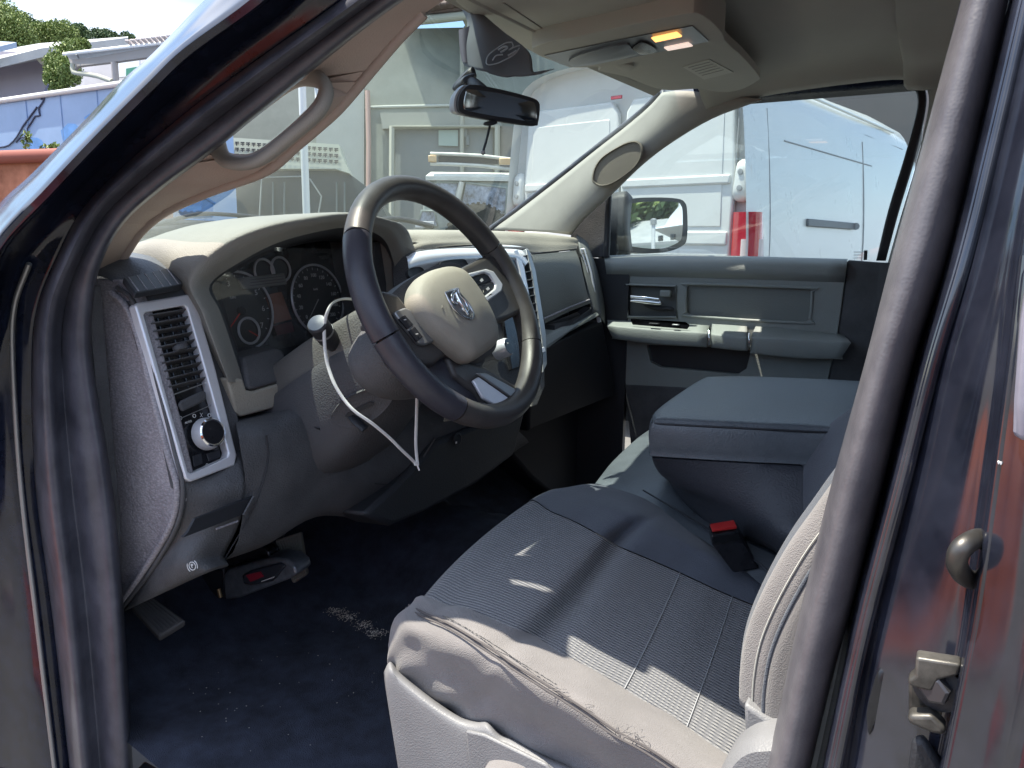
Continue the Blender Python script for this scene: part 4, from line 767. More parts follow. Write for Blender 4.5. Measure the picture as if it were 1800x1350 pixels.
# kick panel and floor side trims
slab('sill_trim', [V((.10, -.15, .55)), V((.10, 1.1, .55)), V((.02, 1.1, .52)), V((.02, -.15, .52))], (0, 0, -.02), MBKM, TR, bevel=.004)
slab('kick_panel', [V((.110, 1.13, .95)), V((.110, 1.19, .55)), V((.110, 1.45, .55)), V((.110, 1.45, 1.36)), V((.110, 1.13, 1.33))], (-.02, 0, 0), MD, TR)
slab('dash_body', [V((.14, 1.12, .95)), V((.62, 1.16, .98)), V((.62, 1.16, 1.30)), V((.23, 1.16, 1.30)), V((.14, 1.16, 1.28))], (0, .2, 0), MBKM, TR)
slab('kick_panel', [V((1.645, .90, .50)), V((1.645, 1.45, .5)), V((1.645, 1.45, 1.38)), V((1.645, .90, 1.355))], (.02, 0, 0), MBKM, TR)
# ============================================================ SEATS
ds = part('driver_seat')
def ZZ(l): return [Z(*p) for p in l]
B0d, B0h = Z(742, 1050, .93)+V((0, .012, -.075)), Z(930, 882, .945)+V((0, .012, -.075))
ins = [(B0d, B0h, 0), (Z(742, 1052, .932), Z(930, 882, .943), .0), (Z(787, 1066, .950), Z(968, 900, .955), .004), (Z(835, 1078, .955), Z(1010, 918, .957), .004), (Z(905, 1105, .950), Z(1056, 943, .953), .003), (Z(947, 1127, .925), Z(1078, 957, .928), -.002), (Z(978, 1143, .939), Z(1102, 968, .941), .002),
       (Z(1030, 1176, .928), Z(1145, 986, .930), .0), (Z(1098, 1212, .912), Z(1195, 1008, .915), 0), (Z(1150, 1245, .900), Z(1240, 1029, .905), .002), (Z(1207, 1280, .888), Z(1287, 1050, .892), 0), (Z(1300, 1340, .870), Z(1400, 1095, .870), 0), (Z(1400, 1390, .86), Z(1500, 1130, .86), 0)]
NC = 9; rows = []
for d, h, b in ins:
    r = []
    for i in range(NC):
        f = i/(NC-1); p = d.lerp(h, f); s = 4*f*(1-f); p = p+V((0, (.018 if d is B0d or d.z == ins[1][0].z else 0)*s, -.006*s+b*s)); r.append(p)
    rows.append(r)
o = grid('cushion_insert', rows, MRIB, ds, nu=3, nv=5)
nr, nc = (len(rows)-1)*5+1, (NC-1)*3+1
uv = o.data.uv_layers.new(name='UVMap')
ylen = [0]
for lp in o.data.loops:
    vi = lp.vertex_index; i, j = divmod(vi, nc); uv.data[lp.index].uv = (j/(nc-1)*.37, i/(nr-1))
# outer bolster with side
sa = [(686, 1185, .122), (690, 1178, .12), (702, 1190, .12), (722, 1205, .12), (765, 1238, .12), (810, 1265, .12), (845, 1282, .12), (905, 1308, .12), (965, 1340, .12), (1020, 1375, .12), (1080, 1400, .12), (1180, 1470, .12), (1280, 1520, .12)]
sb = [(684, 1140, .122), (686, 1120, .116), (706, 1132, .108), (740, 1150, .104), (795, 1182, .10), (840, 1210, .10), (870, 1230, .10), (925, 1265, .10), (985, 1303, .10), (1050, 1340, .10), (1120, 1380, .10), (1230, 1450, .10), (1330, 1490, .10)]
sc2 = [(705, 1088, .895), (722, 1066, .932), (752, 1082, .948), (790, 1098, .957), (845, 1130, .957), (880, 1152, .953), (905, 1170, .950), (960, 1204, .945), (1030, 1249, .935), (1085, 1287, .926), (1145, 1320, .918), (1250, 1390, .90), (1340, 1440, .89)]
rowsO = []
for k, (a, b, c) in enumerate(zip(sa, sb, sc2)):
    d = ins[k][0]; c3 = Z(*c); b3 = X(*b); a3 = X(*a)
    if k == 0: a3 = a3+V((.02, .0, -.02)); c3 = d.lerp(b3, .6)
    m = (c3+d)/2+V((0, 0, .006)); rowsO.append([a3, (a3+b3)/2+V((-.006, 0, 0)), b3, (b3+c3)/2+V((-.012, 0, .010)), c3+V((0, 0, .001)), m, d+V((0, 0, .002))])
rndw = random.Random(5)
def wr(p, i, j):
    s = max(0, .62-j)*1.5
    return p+V((-.006*s*math.sin(i*21+j*9)*math.sin(i*9+2)-.003*s*math.sin(i*47-j*14), 0, .002*math.sin(i*33+j*7)))
grid('cushion_bolster', rowsO, MSF, ds, nu=4, nv=5, disp=wr)
sm_ = [r[4] for r in rowsO][1:]
for dz, nm in ((.0028, 'seam_stitch'), ):
    tube(nm, [p+V((-.004, 0, dz)) for p in sm_], .0014, pm('seam_thread', (.10, .09, .09), .9), ds, n=6, seg=6)
    tube(nm, [p+V((-.010, 0, dz*.6)) for p in sm_], .0011, bpy.data.materials['seam_thread'], ds, n=6, seg=6)
# worn open seam
tv = []; tf = []; q = spline(sm_, 24)
for i in range(40, 150):
    p = q[i]; b = len(tv); a = rndw.uniform(.0006, .0024); tv += [p+V((.002, 0, .004)), p+V((.002+a, a*.5, .0045)), q[i+1]+V((.003+a*.4, 0, .004))]; tf.append((b, b+1, b+2))
mesh('torn_seam', tv, tf, MBKM, ds, smooth=0, recalc=False)
# loose threads
for i in range(12):
    p = q[rndw.randint(150, 215)]; r_ = lambda s: rndw.uniform(-s, s)
    tube('loose_thread', [p+V((r_(.008), r_(.008), .004)), p+V((r_(.014), r_(.014), .007)), p+V((r_(.010), r_(.010), .003))], .0003, MSF, ds, n=3, seg=4)
# inner bolster
ih = [(985, 860, .900), (985, 860, .945), (1030, 868, .958), (1080, 882, .967), (1120, 900, .965), (1142, 913, .957), (1160, 922, .955), (1195, 944, .947), (1235, 965, .938), (1275, 985, .928), (1320, 1005, .915), (1430, 1060, .885), (1530, 1090, .87)]
ij = [(1046, 860, .88), (1046, 858, .93), (1088, 862, .935), (1128, 874, .935), (1166, 890, .93), (1188, 904, .925), (1205, 916, .92), (1235, 938, .915), (1262, 960, .905), (1300, 990, .895), (1344, 1026, .885), (1450, 1070, .87), (1550, 1100, .86)]
rowsI = []
for k, (a, b) in enumerate(zip(ih, ij)):
    h = ins[k][1]; i3 = Z(*a); j3 = Z(*b)
    if k == 0: i3 = ins[0][1].lerp(i3, .5)+V((.05, .0, .0)); j3 = V((.68, .60, .86))
    rowsI.append([h+V((0, 0, .002)), (h+i3)/2+V((0, 0, .006)), i3+V((0, 0, .002)), j3, j3+V((.02, 0, -.07))])
grid('cushion_bolster', rowsI, MSD, ds, nu=4, nv=5)
for k in (8, 10):
    tube('quilt_stitch', [p+V((0, 0, .0012)) for p in rows[k]], .0007, pm('stitch_grey', (.34, .35, .37), .9) if k == 8 else bpy.data.materials['stitch_grey'], ds, n=3, seg=5)
# plastic seat base
bt = [(676, 1180), (686, 1163), (700, 1178), (722, 1198), (765, 1232), (810, 1260), (840, 1268), (858, 1268), (880, 1290), (905, 1300), (965, 1332), (1010, 1352), (1120, 1420)]
b1 = [X(*p, .112) for p in bt]; b2 = [X(p[0]-1, p[1]+8, .092) for p in bt]
b3 = [X(p[0]+4, p[1]+45, .086) for p in bt]; b4 = [X(p[0]+30, 1390+ (p[0]-676)*.25, .088) for p in bt]; bi = [X(p[0]+8, p[1]+6, .14) for p in bt]
b5 = [p+V((.02, 0, -.12)) for p in b4]
grid('seat_base', [bi, b1, b2, b3, b4, b5], MSB, ds, nu=4, nv=4, solid=.003)
front = [V((.17, .595, .70)), V((.17, .60, .86)), V((.66, .63, .86)), V((.66, .62, .70))]
slab('seat_base_front', front, (0, -.03, 0), MD, ds, bevel=.006)
slab('seat_control_panel', [X(*p, .082) for p in [(818, 1285), (850, 1292), (960, 1345), (1000, 1400), (830, 1400)]], (.005, 0, 0), MSB, ds, bevel=.002)
dome('seat_lever', [X(*p, .079) for p in [(858, 1345), (880, 1340), (915, 1350), (930, 1370), (870, 1372)]], X(890, 1355, .079), (-1, 0, 0), [(1.1, -.004), (1, .008), (.8, .014)], MSF, ds)
# seat back: stacked outlines
bk = [(1310, 1238), (1312, 1180), (1324, 1115), (1352, 1046), (1396, 967), (1440, 905), (1476, 855), (1540, 770), (1600, 690)]
loops = []; edge = []
inn_ = [(1345, 1040), (1352, 1010), (1368, 970), (1385, 935), (1395, 890), (1410, 840), (1440, 780), (1515, 688), (1570, 640)]
for k, p in enumerate(bk):
    a = X(*p, .150); z = a.z; y = a.y; edge.append(a)
    w = .66 if k < 7 else .62
    iy = y+(.085, .085, .08, .07, .06, .045, .03, .01, .0)[k]
    loops.append([V((.150, y, z)), V((.19, y+.012, z+.002)), V((.27, y-.012, z)), V((.41, y-.02, z)), V((.55, y+.02, z)), V((.63, iy, z)), V((w+.01, iy-.02, z)), V((w+.02, y-.06, z)), V((.55, y-.14, z)), V((.25, y-.14, z)), V((.14, y-.10, z)), V((.135, y-.03, z))])
loft('seat_back', loops, MSD, ds, n=3, m=4)
# pale side panel of the seat back with piping
sp1 = [p+V((-.003, .004, 0)) for p in edge]; sp2 = [p+V((-.018, -.022, -.003)) for p in edge]; sp3 = [p+V((-.022, -.07, -.006)) for p in edge]; sp4 = [p+V((-.012, -.16, -.01)) for p in edge]
grid('back_side_panel', [[p+V((.014, .008, 0)) for p in edge], sp1, sp2], MSF, ds, nu=5, nv=4, solid=.002)
grid('back_side_panel', [[p+V((.001, 0, 0)) for p in sp2], sp3, sp4], pm('seat_side_knit', (.15, .14, .14), .95, grain=900, gs=.35, sheen=.3), ds, nu=5, nv=4, solid=.002)
tube('back_piping', sp2, .0022, MSD, ds, n=5, seg=8)
tube('seam_stitch', [p+V((-.013, -.010, 0)) for p in edge], .0008, MPAP, ds, n=5, seg=5)
slab('recliner_bracket', [X(*p, .125) for p in [(1307, 1236), (1345, 1262), (1392, 1283), (1400, 1300), (1370, 1320), (1310, 1310)]], (.02, 0, 0), MSB, ds, bevel=.004)
dome('recliner_cover', [X(*p, .10) for p in [(1268, 1360), (1285, 1325), (1310, 1300), (1345, 1290), (1400, 1300), (1420, 1400), (1270, 1420)]], X(1345, 1360, .10), (-1, 0, .1), [(1.05, -.03), (1.03, .0), (.95, .012), (.8, .02), (.3, .022)], MSB, ds)
# ---- seat belt buckle
bb = part('seat_belt_buckle')
bc = Z(1272, 922, .985)
ax = (V((1, .15, 0)), V((-.15, 1, .1)), V((0, -.15, 1)))
body = [Z(1244, 930, .98), Z(1300, 922, .98), Z(1334, 1000, .92), Z(1300, 1005, .90), Z(1265, 985, .90)]
loft('buckle_body', [[Z(1245, 924, .985), Z(1294, 917, .985), Z(1300, 934, .985), Z(1250, 942, .985)], [Z(1246, 936, .968), Z(1300, 928, .968), Z(1306, 950, .968), Z(1252, 958, .968)], [Z(1268, 965, .93), Z(1312, 958, .93), Z(1336, 1000, .93), Z(1290, 1008, .93)]], MBK, bb, n=0, m=0, bevel=.003, smooth=30)
slab('release_button', [Z(1248, 925, .9865), Z(1290, 918, .9865), Z(1295, 930, .9865), Z(1252, 936, .9865)], (0, 0, .004), MRED, bb, bevel=.001)
# ---- centre seat cushion
ct = part('centre_seat')
r0 = ZZ([(1046, 862, .93), (1066, 835, .938), (1090, 806, .94), (1137, 764, .94), (1200, 725, .94)])
r1_ = ZZ([(1120, 884, .945), (1140, 862, .95), (1160, 840, .955), (1200, 806, .955), (1270, 765, .95)])
r2_ = ZZ([(1255, 962, .935), (1265, 943, .94), (1278, 920, .942), (1310, 880, .942), (1370, 830, .94)])
r3_ = ZZ([(1365, 1050, .92), (1385, 1020, .925), (1400, 990, .927), (1430, 940, .927), (1500, 880, .925)])
grid('seat_cushion', [[p+V((.0, -.03, -.2)) for p in r0], [p+V((0, .008, -.03)) for p in r0], r0, r1_, r2_, r3_], MCV, ct, nu=5, nv=6, solid=.0)
tube('cushion_seam', [(a+b)/2+V((0, 0, .012)) for a, b in ((r1_[0], r1_[1]), (r2_[0], r2_[1]), (r3_[0], r3_[1]))], .0015, MBKM, ct)
# armrest console
zt = 1.135
lt = [Z(1147, 739, zt), Z(1152, 722, zt), Z(1196, 690, zt), Z(1232, 668, zt), Z(1252, 664, zt), Z(1330, 664, zt), Z(1512, 672, zt), Z(1512, 672, zt)+V((.04, -.25, 0)), V((.68, -.13, zt)), Z(1460, 757, zt), Z(1320, 750, zt), Z(1165, 742, zt)]
cen = sum(lt, V())/len(lt)
def sc3(ps, s, dz): return [V((cen.x+(p.x-cen.x)*s, cen.y+(p.y-cen.y)*s, p.z+dz)) for p in ps]
loft('console_lid', [sc3(lt, .5, .006), sc3(lt, .92, .005), sc3(lt, .985, .0), sc3(lt, 1.01, -.010), sc3(lt, 1.015, -.030), sc3(lt, 1.0, -.048), sc3(lt, .96, -.056), sc3(lt, .5, -.056)], MCV, ct, n=4, m=3, smooth=60)
tube('lid_seam', sc3(lt, .995, -.003)[0:4]+[], .0018, MBKM, ct, n=4, seg=6)
tube('lid_seam', [sc3(lt, 1.0, -.003)[i] for i in (9, 10, 11, 0)], .0018, MBKM, ct, n=4, seg=6)
bx_t = sc3(lt, .99, -.058); bx_b = [Z(*p, .99) if p else None for p in [(1160, 822), (1170, 800), (1230, 740), (1280, 720), (1320, 715), (1400, 720), None, None, None, (1440, 952), (1330, 918), (1215, 872)]]
for i, f in ((6, 6), (7, 7), (8, 8)): bx_b[i] = V((bx_t[i].x, bx_t[i].y, .99))
low = [V((cen.x+(p.x-cen.x)*.88, cen.y+(p.y-cen.y)*.88-.01, .945)) for p in bx_b]
midl = [a.lerp(b, .55)+V((-.006, 0, -.006)) for a, b in zip(bx_t, bx_b)]
loft('console_box', [bx_t, midl, bx_b, low], MCV if False else pm('console_grey_plastic', (.050, .054, .066), .55, grain=420, gs=.45), ct, n=4, m=4, smooth=60)
# passenger seat, mostly hidden behind the console
ps = part('passenger_seat')
def zr(y, z): return [V((1.02, y, z-.03)), V((1.08, y, z)), V((1.3, y, z-.02)), V((1.5, y, z)), V((1.56, y, z-.04))]
grid('seat_cushion', [zr(.50, .70), zr(.54, .84), zr(.45, .90), zr(.2, .89), zr(-.05, .87)], MSD, ps, solid=.01)
loft('seat_back', [[V((1.06, -.02-s, z)), V((1.3, -.05-s, z)), V((1.54, -.02-s, z)), V((1.54, -.16-s, z)), V((1.06, -.16-s, z))] for s, z in ((0, .85), (.06, 1.1), (.13, 1.35), (.18, 1.52), (.19, 1.56))], MSD, ps)
rs = part('rear_seat')
loft('seat_back', [[V((.2, -.80-s, z)), V((.85, -.82-s, z)), V((1.52, -.80-s, z)), V((1.52, -.95-s, z)), V((.2, -.95-s, z))] for s, z in ((0, .8), (.08, 1.1), (.16, 1.40), (.17, 1.44))], MSD, rs)
for x in (.45, 1.25): loft('headrest', [[V((x-.13, -1.0-s, z)), V((x, -.98-s, z)), V((x+.13, -1.0-s, z)), V((x+.13, -1.10-s, z)), V((x-.13, -1.10-s, z))] for s, z in ((0, 1.46), (.01, 1.55), (.02, 1.62), (.02, 1.66))], MSD, rs)
# rear cab walls
slab('cab_rear_wall', [V((.08, -1.25, .5)), V((1.65, -1.25, .5)), V((1.64, -1.25, 1.4)), V((1.5, -1.25, 1.88)), V((.2, -1.25, 1.88)), V((.08, -1.25, 1.4))], (0, -.03, 0), MHL, TR, holes=[[V((.3, -1.25, 1.42)), V((1.4, -1.25, 1.42)), V((1.33, -1.25, 1.76)), V((.37, -1.25, 1.76))]])
slab('rear_window', [V((.3, -1.26, 1.42)), V((1.4, -1.26, 1.42)), V((1.33, -1.26, 1.76)), V((.37, -1.26, 1.76))], (0, -.004, 0), GCAR, TR)
slab('rear_door', [V((1.66, -.02, .5)), V((1.66, -1.25, .5)), V((1.66, -1.25, 1.8)), V((1.60, -.02, 1.8))], (.03, 0, 0), MGR, TR, holes=[[V((1.655, -.15, 1.40)), V((1.655, -1.0, 1.40)), V((1.625, -.95, 1.74)), V((1.61, -.15, 1.76))]])
slab('rear_door', [V((.05, -.16, .5)), V((.05, -1.25, .5)), V((.12, -1.25, 1.8)), V((.12, -.16, 1.8))], (-.04, 0, 0), MPT, TR, holes=[[V((.085, -.35, 1.42)), V((.085, -1.0, 1.42)), V((.11, -.95, 1.74)), V((.11, -.35, 1.76))]])
# ============================================================ DRIVER SIDE B PILLAR
ys_ = [-60, 0, 230, 450, 640, 850, 1060, 1200, 1450]
BS_l = [(1735, -300), (1707, -60), (1700, 0), (1640, 230), (1580, 450), (1531, 640), (1473, 850), (1421, 1060), (1390, 1200), (1336, 1450)]
BS_r = [(1832, -300), (1776, -60), (1762, 0), (1708, 230), (1653, 450), (1592, 640), (1540, 850), (1487, 1060), (1449, 1200), (1390, 1450)]
BC_ = [(1872, -300), (1800, -60), (1782, 0), (1728, 230), (1675, 450), (1620, 640), (1567, 850), (1510, 1060), (1480, 1200), (1425, 1450)]
BE = [(1901, -300), (1825, -60), (1806, 0), (1752, 230), (1697, 450), (1640, 640), (1586, 850), (1530, 1060), (1497, 1200), (1445, 1450)]
BF = [(1912, -300), (1840, -60), (1822, 0), (1768, 230), (1714, 450), (1658, 640), (1612, 850), (1560, 1060), (1530, 1200), (1490, 1450)]
BG = [(1925, -300), (1885, -60), (1875, 0), (1835, 230), (1795, 450), (1772, 640), (1742, 850), (1712, 1060), (1688, 1200), (1636, 1450)]
BH = [(1945, -300), (1905, -60), (1895, 0), (1860, 230), (1822, 450), (1800, 640), (1772, 850), (1742, 1060), (1715, 1200), (1665, 1450)]
BI = [(2190, -300), (2150, -60), (2140, 0), (2110, 230), (2070, 450), (2050, 640), (2020, 850), (1990, 1060), (1960, 1200), (1900, 1450)]
bp_ = part('b_pillar')
grid('pillar_panel', [TT(BS_r, .095), TT(mixk(BS_r, BC_, .6), .105), TT(BC_, .088), TT(mixk(BC_, BE, .5), .052), TT(BE, .047), TT(mixk(BE, BF, .6), .058), TT(BF, .052), TT(mixk(BF, BG, .3), .036), TT(mixk(BF, BG, .7), .016), TT(BG, .004), TT(mixk(BG, BH, .35), -.022), TT(BH, -.03), TT(mixk(BH, BI, .3), -.045), TT(BI, -.06), [p+V((.02, -.22, 0)) for p in TT(BI, -.06)]], MPD, bp_, nu=5, nv=5, solid=.004, off=1)
grid('door_seal', [TT(mixk(BS_l, BS_r, -.03), .095), TT(mixk(BS_l, BS_r, .05), .065), TT(mixk(BS_l, BS_r, .25), .046), TT(mixk(BS_l, BS_r, .55), .045), TT(mixk(BS_l, BS_r, .85), .058), TT(mixk(BS_l, BS_r, 1.05), .085)], MRBL, bp_, nu=5, nv=5, solid=.004, off=1)
grid('inner_trim', [TT(mixk(BS_l, BS_r, .0), .085), [V((.13, -.02, z)) for z in (1.80, 1.72, 1.68, 1.58, 1.48, 1.4, 1.25, 1.1, 1.0, .8)], [V((.16, -.16, z)) for z in (1.80, 1.72, 1.68, 1.58, 1.48, 1.4, 1.25, 1.1, 1.0, .8)]], MGR, bp_, solid=.003)
tube('flange_edge', TT(mixk(BG, BH, .55), -.026)[4:], .0055, MPD, bp_, n=6, seg=10)
tube('flange_edge', TT(mixk(BE, BF, .1), .046)[2:], .005, MPD, bp_, n=6, seg=10)
# pale strip low between seal and paint
def TB(x, y, b): return T(x, y, b)
slab('outer_flap', [TB(*p, -.04) for p in [(1790, 560), (1778, 700), (1776, 765), (1805, 775), (1850, 775), (1850, 400), (1815, 400)]], (-.008, -.004, 0), pm('flap_grey', (.28, .27, .33), .35, var=.15, vs_=30), bp_, bevel=.003)
# striker loop
scn = [TB(*p, b) for p, b in [((1740, 948), .02), ((1722, 946), -.01), ((1700, 955), -.03), ((1685, 972), -.035), ((1683, 995), -.03), ((1698, 1015), -.01), ((1722, 1022), .02)]]
tube('door_striker', scn, .0065, pm('striker_steel', (.10, .095, .09), .4, metal=.8, dust=.06), bp_, n=6, seg=12)
slab('striker_plate', [TB(*p, .018) for p in [(1700, 935), (1745, 930), (1738, 1060), (1722, 1075), (1700, 1040)]], (-.004, 0, 0), MBKM, bp_, bevel=.002)
# hinge / bracket low on the pillar
MBRK = pm('dusty_black_steel', (.04, .038, .036), .38, metal=.4, var=.6, vs_=45, dust=.28)
slab('hinge_bracket', [TB(*p, .0) for p in [(1612, 1140), (1690, 1152), (1686, 1172), (1652, 1180), (1640, 1200), (1600, 1190), (1598, 1180), (1610, 1172)]], (-.014, 0, 0), MBRK, bp_, bevel=.004, seg=3)
slab('hinge_bracket', [TB(*p, .0) for p in [(1598, 1240), (1640, 1240), (1664, 1262), (1662, 1276), (1640, 1272), (1598, 1255)]], (-.014, 0, 0), MBRK, bp_, bevel=.004, seg=3)
slab('hinge_bracket', [TB(*p, .012) for p in [(1598, 1180), (1680, 1172), (1672, 1270), (1598, 1248)]], (-.006, 0, 0), MBRK, bp_, bevel=.002)
hn_ = V((-.95, .3, 0))
lathe('hinge_bolt', TB(1648, 1208, -.004), hn_, [(.017, -.008), (.017, .001), (.014, .002)], MBKM, bp_, seg=28)
lathe('hinge_bolt', TB(1648, 1208, -.006), hn_, [(.010, 0), (.010, .007), (.008, .008)], pm('bolt_steel', (.09, .09, .10), .4, metal=.7), bp_, seg=6, smooth=20)
slab('hinge_bracket', [TB(*p, .005) for p in [(1604, 1290), (1625, 1285), (1660, 1340), (1655, 1400), (1590, 1400)]], (-.010, 0, 0), MBKM, bp_, bevel=.004)
dome('rubber_plug', [TB(*p, .045) for p in [(1540, 1200), (1550, 1172), (1566, 1175), (1566, 1210), (1545, 1270), (1532, 1290), (1528, 1250)]], TB(1548, 1225, .045), (-.9, .4, 0), [(1.05, -.004), (1.0, .003), (.85, .006), (.4, .006)], MBK, bp_)
for px, py in ((1755, 811), (1759, 812)): dome('paint_chip', [TB(px-2, py, -.03), TB(px, py+5, -.03), TB(px+3, py+1, -.03), TB(px+1, py-2, -.03)], TB(px, py, -.03), (-1, 0, 0), [(1, 0), (.8, .002)], MWH, bp_)
# ---- outer body below the opening
slab('rocker_panel', [V((-.02, -.6, .25)), V((-.02, 1.6, .25)), V((.0, 1.6, .48)), V((.0, -.6, .48))], (.10, 0, 0), MPT, TR, bevel=.02)
# ============================================================ cable tie hanging from the stalk and wheel
ctm = MTIE
tie = thing('cable_tie', 'long white plastic cable tie looped over the stalk and hanging below the steering wheel', 'cable tie', tuple(Y(733, 815, .76)))
tp = [X(648, 533, .44), X(640, 531, .42), X(620, 526, .39), X(600, 526, .35), X(585, 533, .32), X(577, 545, .305), X(571, 565, .30), X(570, 590, .297), X(572, 620, .295), X(577, 645, .295), X(588, 675, .295), X(606, 704, .30), X(625, 724, .305), X(655, 745, .32), X(685, 770, .345), X(705, 790, .365), X(722, 806, .385), X(731, 815, .396)]
tube('tie_strap', tp, .0026, ctm, tie, n=5, seg=8, flat=.42, upv=(.6, .7, .3))
tube('tie_strap', [X(734, 818, .397), X(731, 780, .395), X(732, 740, .395), X(733, 700, .395)], .0026, ctm, tie, n=4, seg=8, flat=.42, upv=(.6, .7, .3))
obox('tie_head', X(732, 815, .396), (V((.85, -.5, -.1)), V((.5, .85, 0)), V((0, 0, 1))), (.008, .005, .0065), ctm, tie, bevel=.001)
tube('tie_tail', [X(733, 816, .396), X(735, 822, .397), X(737, 827, .398)], .0018, ctm, tie, n=0, seg=6, flat=.5)
# device clamped under the dash: pedal lock box
dv_ = thing('pedal_lock_box', 'grey metal pedal lock with dark red label under the dash above the carpet', 'pedal lock', tuple(X(440, 1015, .42)-V((0, 0, .05))))
ML2 = pm('lock_metal', (.17, .19, .22), .3, metal=.5, var=.3, vs_=40, dust=.1)
def DV(x, y, o=0): return X(x, y, .38-o)
slab('lock_body', [DV(*p) for p in [(392, 1012), (400, 1000), (480, 980), (505, 985), (518, 996), (522, 1010), (505, 1020), (420, 1052), (395, 1055)]], (.05, .01, 0), ML2, dv_, bevel=.006, seg=3)
slab('lock_side', [DV(*p, -.01) for p in [(350, 1010), (392, 998), (396, 1050), (362, 1060), (350, 1040)]], (.05, 0, 0), MBKM, dv_, bevel=.004)
slab('lock_housing', [DV(*p, .006) for p in [(425, 1012), (440, 1003), (490, 990), (500, 996), (478, 1022), (440, 1030), (428, 1026)]], (.01, 0, 0), pm('lock_dark', (.03, .035, .045), .3), dv_, bevel=.003)
slab('lock_label', [DV(*p, .008) for p in [(432, 1011), (457, 1005), (463, 1014), (440, 1023)]], (.002, 0, 0), pm('label_red', (.28, .02, .04), .4), dv_)
tube('label_line', [DV(460, 1022, .008), DV(482, 1014, .008)], .001, MWH, dv_, n=0, seg=5)
tube('lock_pin', [DV(384, 1035, .01), DV(388, 1050, .01)], .004, pm('brass_pin', (.30, .22, .12), .4, metal=.6), dv_, n=0)
slab('lock_rail', [DV(*p, -.02) for p in [(372, 985), (460, 962), (470, 968), (474, 980), (380, 1003)]], (.03, 0, 0), MBK, dv_, bevel=.003)
# ============================================================ OUTSIDE
def fr(px, d, z=0, py=438):                     # ground point seen in column px, d metres along the view axis
    p = D(px, py, d); return V((p.x, p.y, z))
def zat(px, py, d): return D(px, py, d).z
# ---- white van
MVW = pm('van_white', (.64, .645, .625), .28, coat=.4, var=.04, vs_=3, dust=.03)
MVG = pm('van_seam', (.30, .31, .32), .6)
dR = 4.95; c0_ = D(1322, 438, dR); hv = R(-9.5)
ex = V((math.cos(hv), math.sin(hv), 0)); ey = V((-math.sin(hv), math.cos(hv), 0))    # ex along the van to its nose, ey across to its far side
vb = V((c0_.x, c0_.y, 0)); WV = 2.02; HV = 2.62; LV = 5.6
van = thing('white_van', 'white high roof panel van with red tail light, seen through the truck side window', 'van', tuple(vb+ex*2.8+ey*1.0))
def VN(a, b, z): return vb+ex*a+ey*b+V((0, 0, z))
# body cross section lofted along the length
def vsec(a, s=1, top=HV, lean=.0):
    w = WV
    pts = [(0.02, .35), (0.0, .7), (-.005, 1.0), (.0, 1.45), (.035, 1.9), (.085, top-.30), (.14, top-.12), (.26, top-.02), (.5, top+.03), (w/2, top+.05)]
    full = pts+[(w-x, z) for x, z in reversed(pts[:-1])]
    return [VN(a, x, z) for x, z in full]
def vend(a, sx, sz): 
    q = vsec(a); m = VN(a, WV/2, 1.4); return [m+ey*((p-m).dot(ey)*sx)+V((0, 0, (p.z-1.4)*sz)) for p in q]
loft('van_body', [vend(.035, .93, .955), vend(.012, .975, .982), vend(.0, .992, .995) , vsec(.05), vsec(2.0), vsec(3.9), [VN(4.5, 0, 0)+(p-VN(4.5, 0, 0))*1 for p in vsec(4.5, top=HV-.35)], vsec(5.1, top=HV-1.1), vsec(LV, top=HV-1.5)], MVW, van, n=2, m=2, smooth=40)
# rear doors: panels standing proud, gap in the middle
def vdoor(b0, b1):
    pts = [(b0, .6), (b0, 1.9), (b0+.03, HV-.30), (b0+.08, HV-.22), (b1-.08, HV-.22), (b1-.03, HV-.30), (b1, 1.9), (b1, .6)]
    return slab('rear_door', [VN(-.03, b, z) for b, z in pts], ex*.06, MVW, van, bevel=.015, seg=3)
for b0, b1 in ((.14, .995), (1.01, 1.88)):
    d_ = vdoor(b0, b1)
    slab('door_pressing', [VN(-.036, b, z) for b, z in [(b0+.07, 1.53), (b1-.07, 1.53), (b1-.09, HV-.34), (b0+.09, HV-.34)]], ex*.01, MVW, d_, bevel=.006, seg=2)
    slab('door_pressing', [VN(-.05, b, z) for b, z in [(b0+.02, 1.80), (b1-.02, 1.80), (b1-.02, 1.86), (b0+.02, 1.86)]], ex*.03, MVW, d_, bevel=.012, seg=3)
    slab('door_pressing', [VN(-.045, b, z) for b, z in [(b0+.02, 1.41), (b1-.02, 1.41), (b1-.02, 1.50), (b0+.02, 1.50)]], ex*.03, MVW, d_, bevel=.012, seg=3)
for b in (.085, 1.93):
    for z in (1.82, 1.0):
        h_ = dome('door_hinge', [VN(-.03, b+x, z+y) for x, y in [(-.035, -.10), (.045, -.10), (.045, .0), (.03, .10), (-.03, .10), (-.045, .03)]], VN(-.03, b, z), -ex, [(1.2, -.02), (1.1, .005), (.9, .022), (.7, .028)], MVW, van, n=3)
        for zz in (-.05, .05): lathe('hinge_bolt', VN(-.055, b, z+zz), -ex, [(.018, 0), (.018, .012), (.008, .013)], MVG, h_, seg=12)
tl_ = [(-.012, .005, 1.62), (-.035, .02, 1.64), (-.035, .095, 1.60), (-.035, .105, 1.2), (-.035, .09, .98), (-.03, .0, .98), (.06, -.012, 1.0), (.10, -.012, 1.25), (.07, -.010, 1.48)]
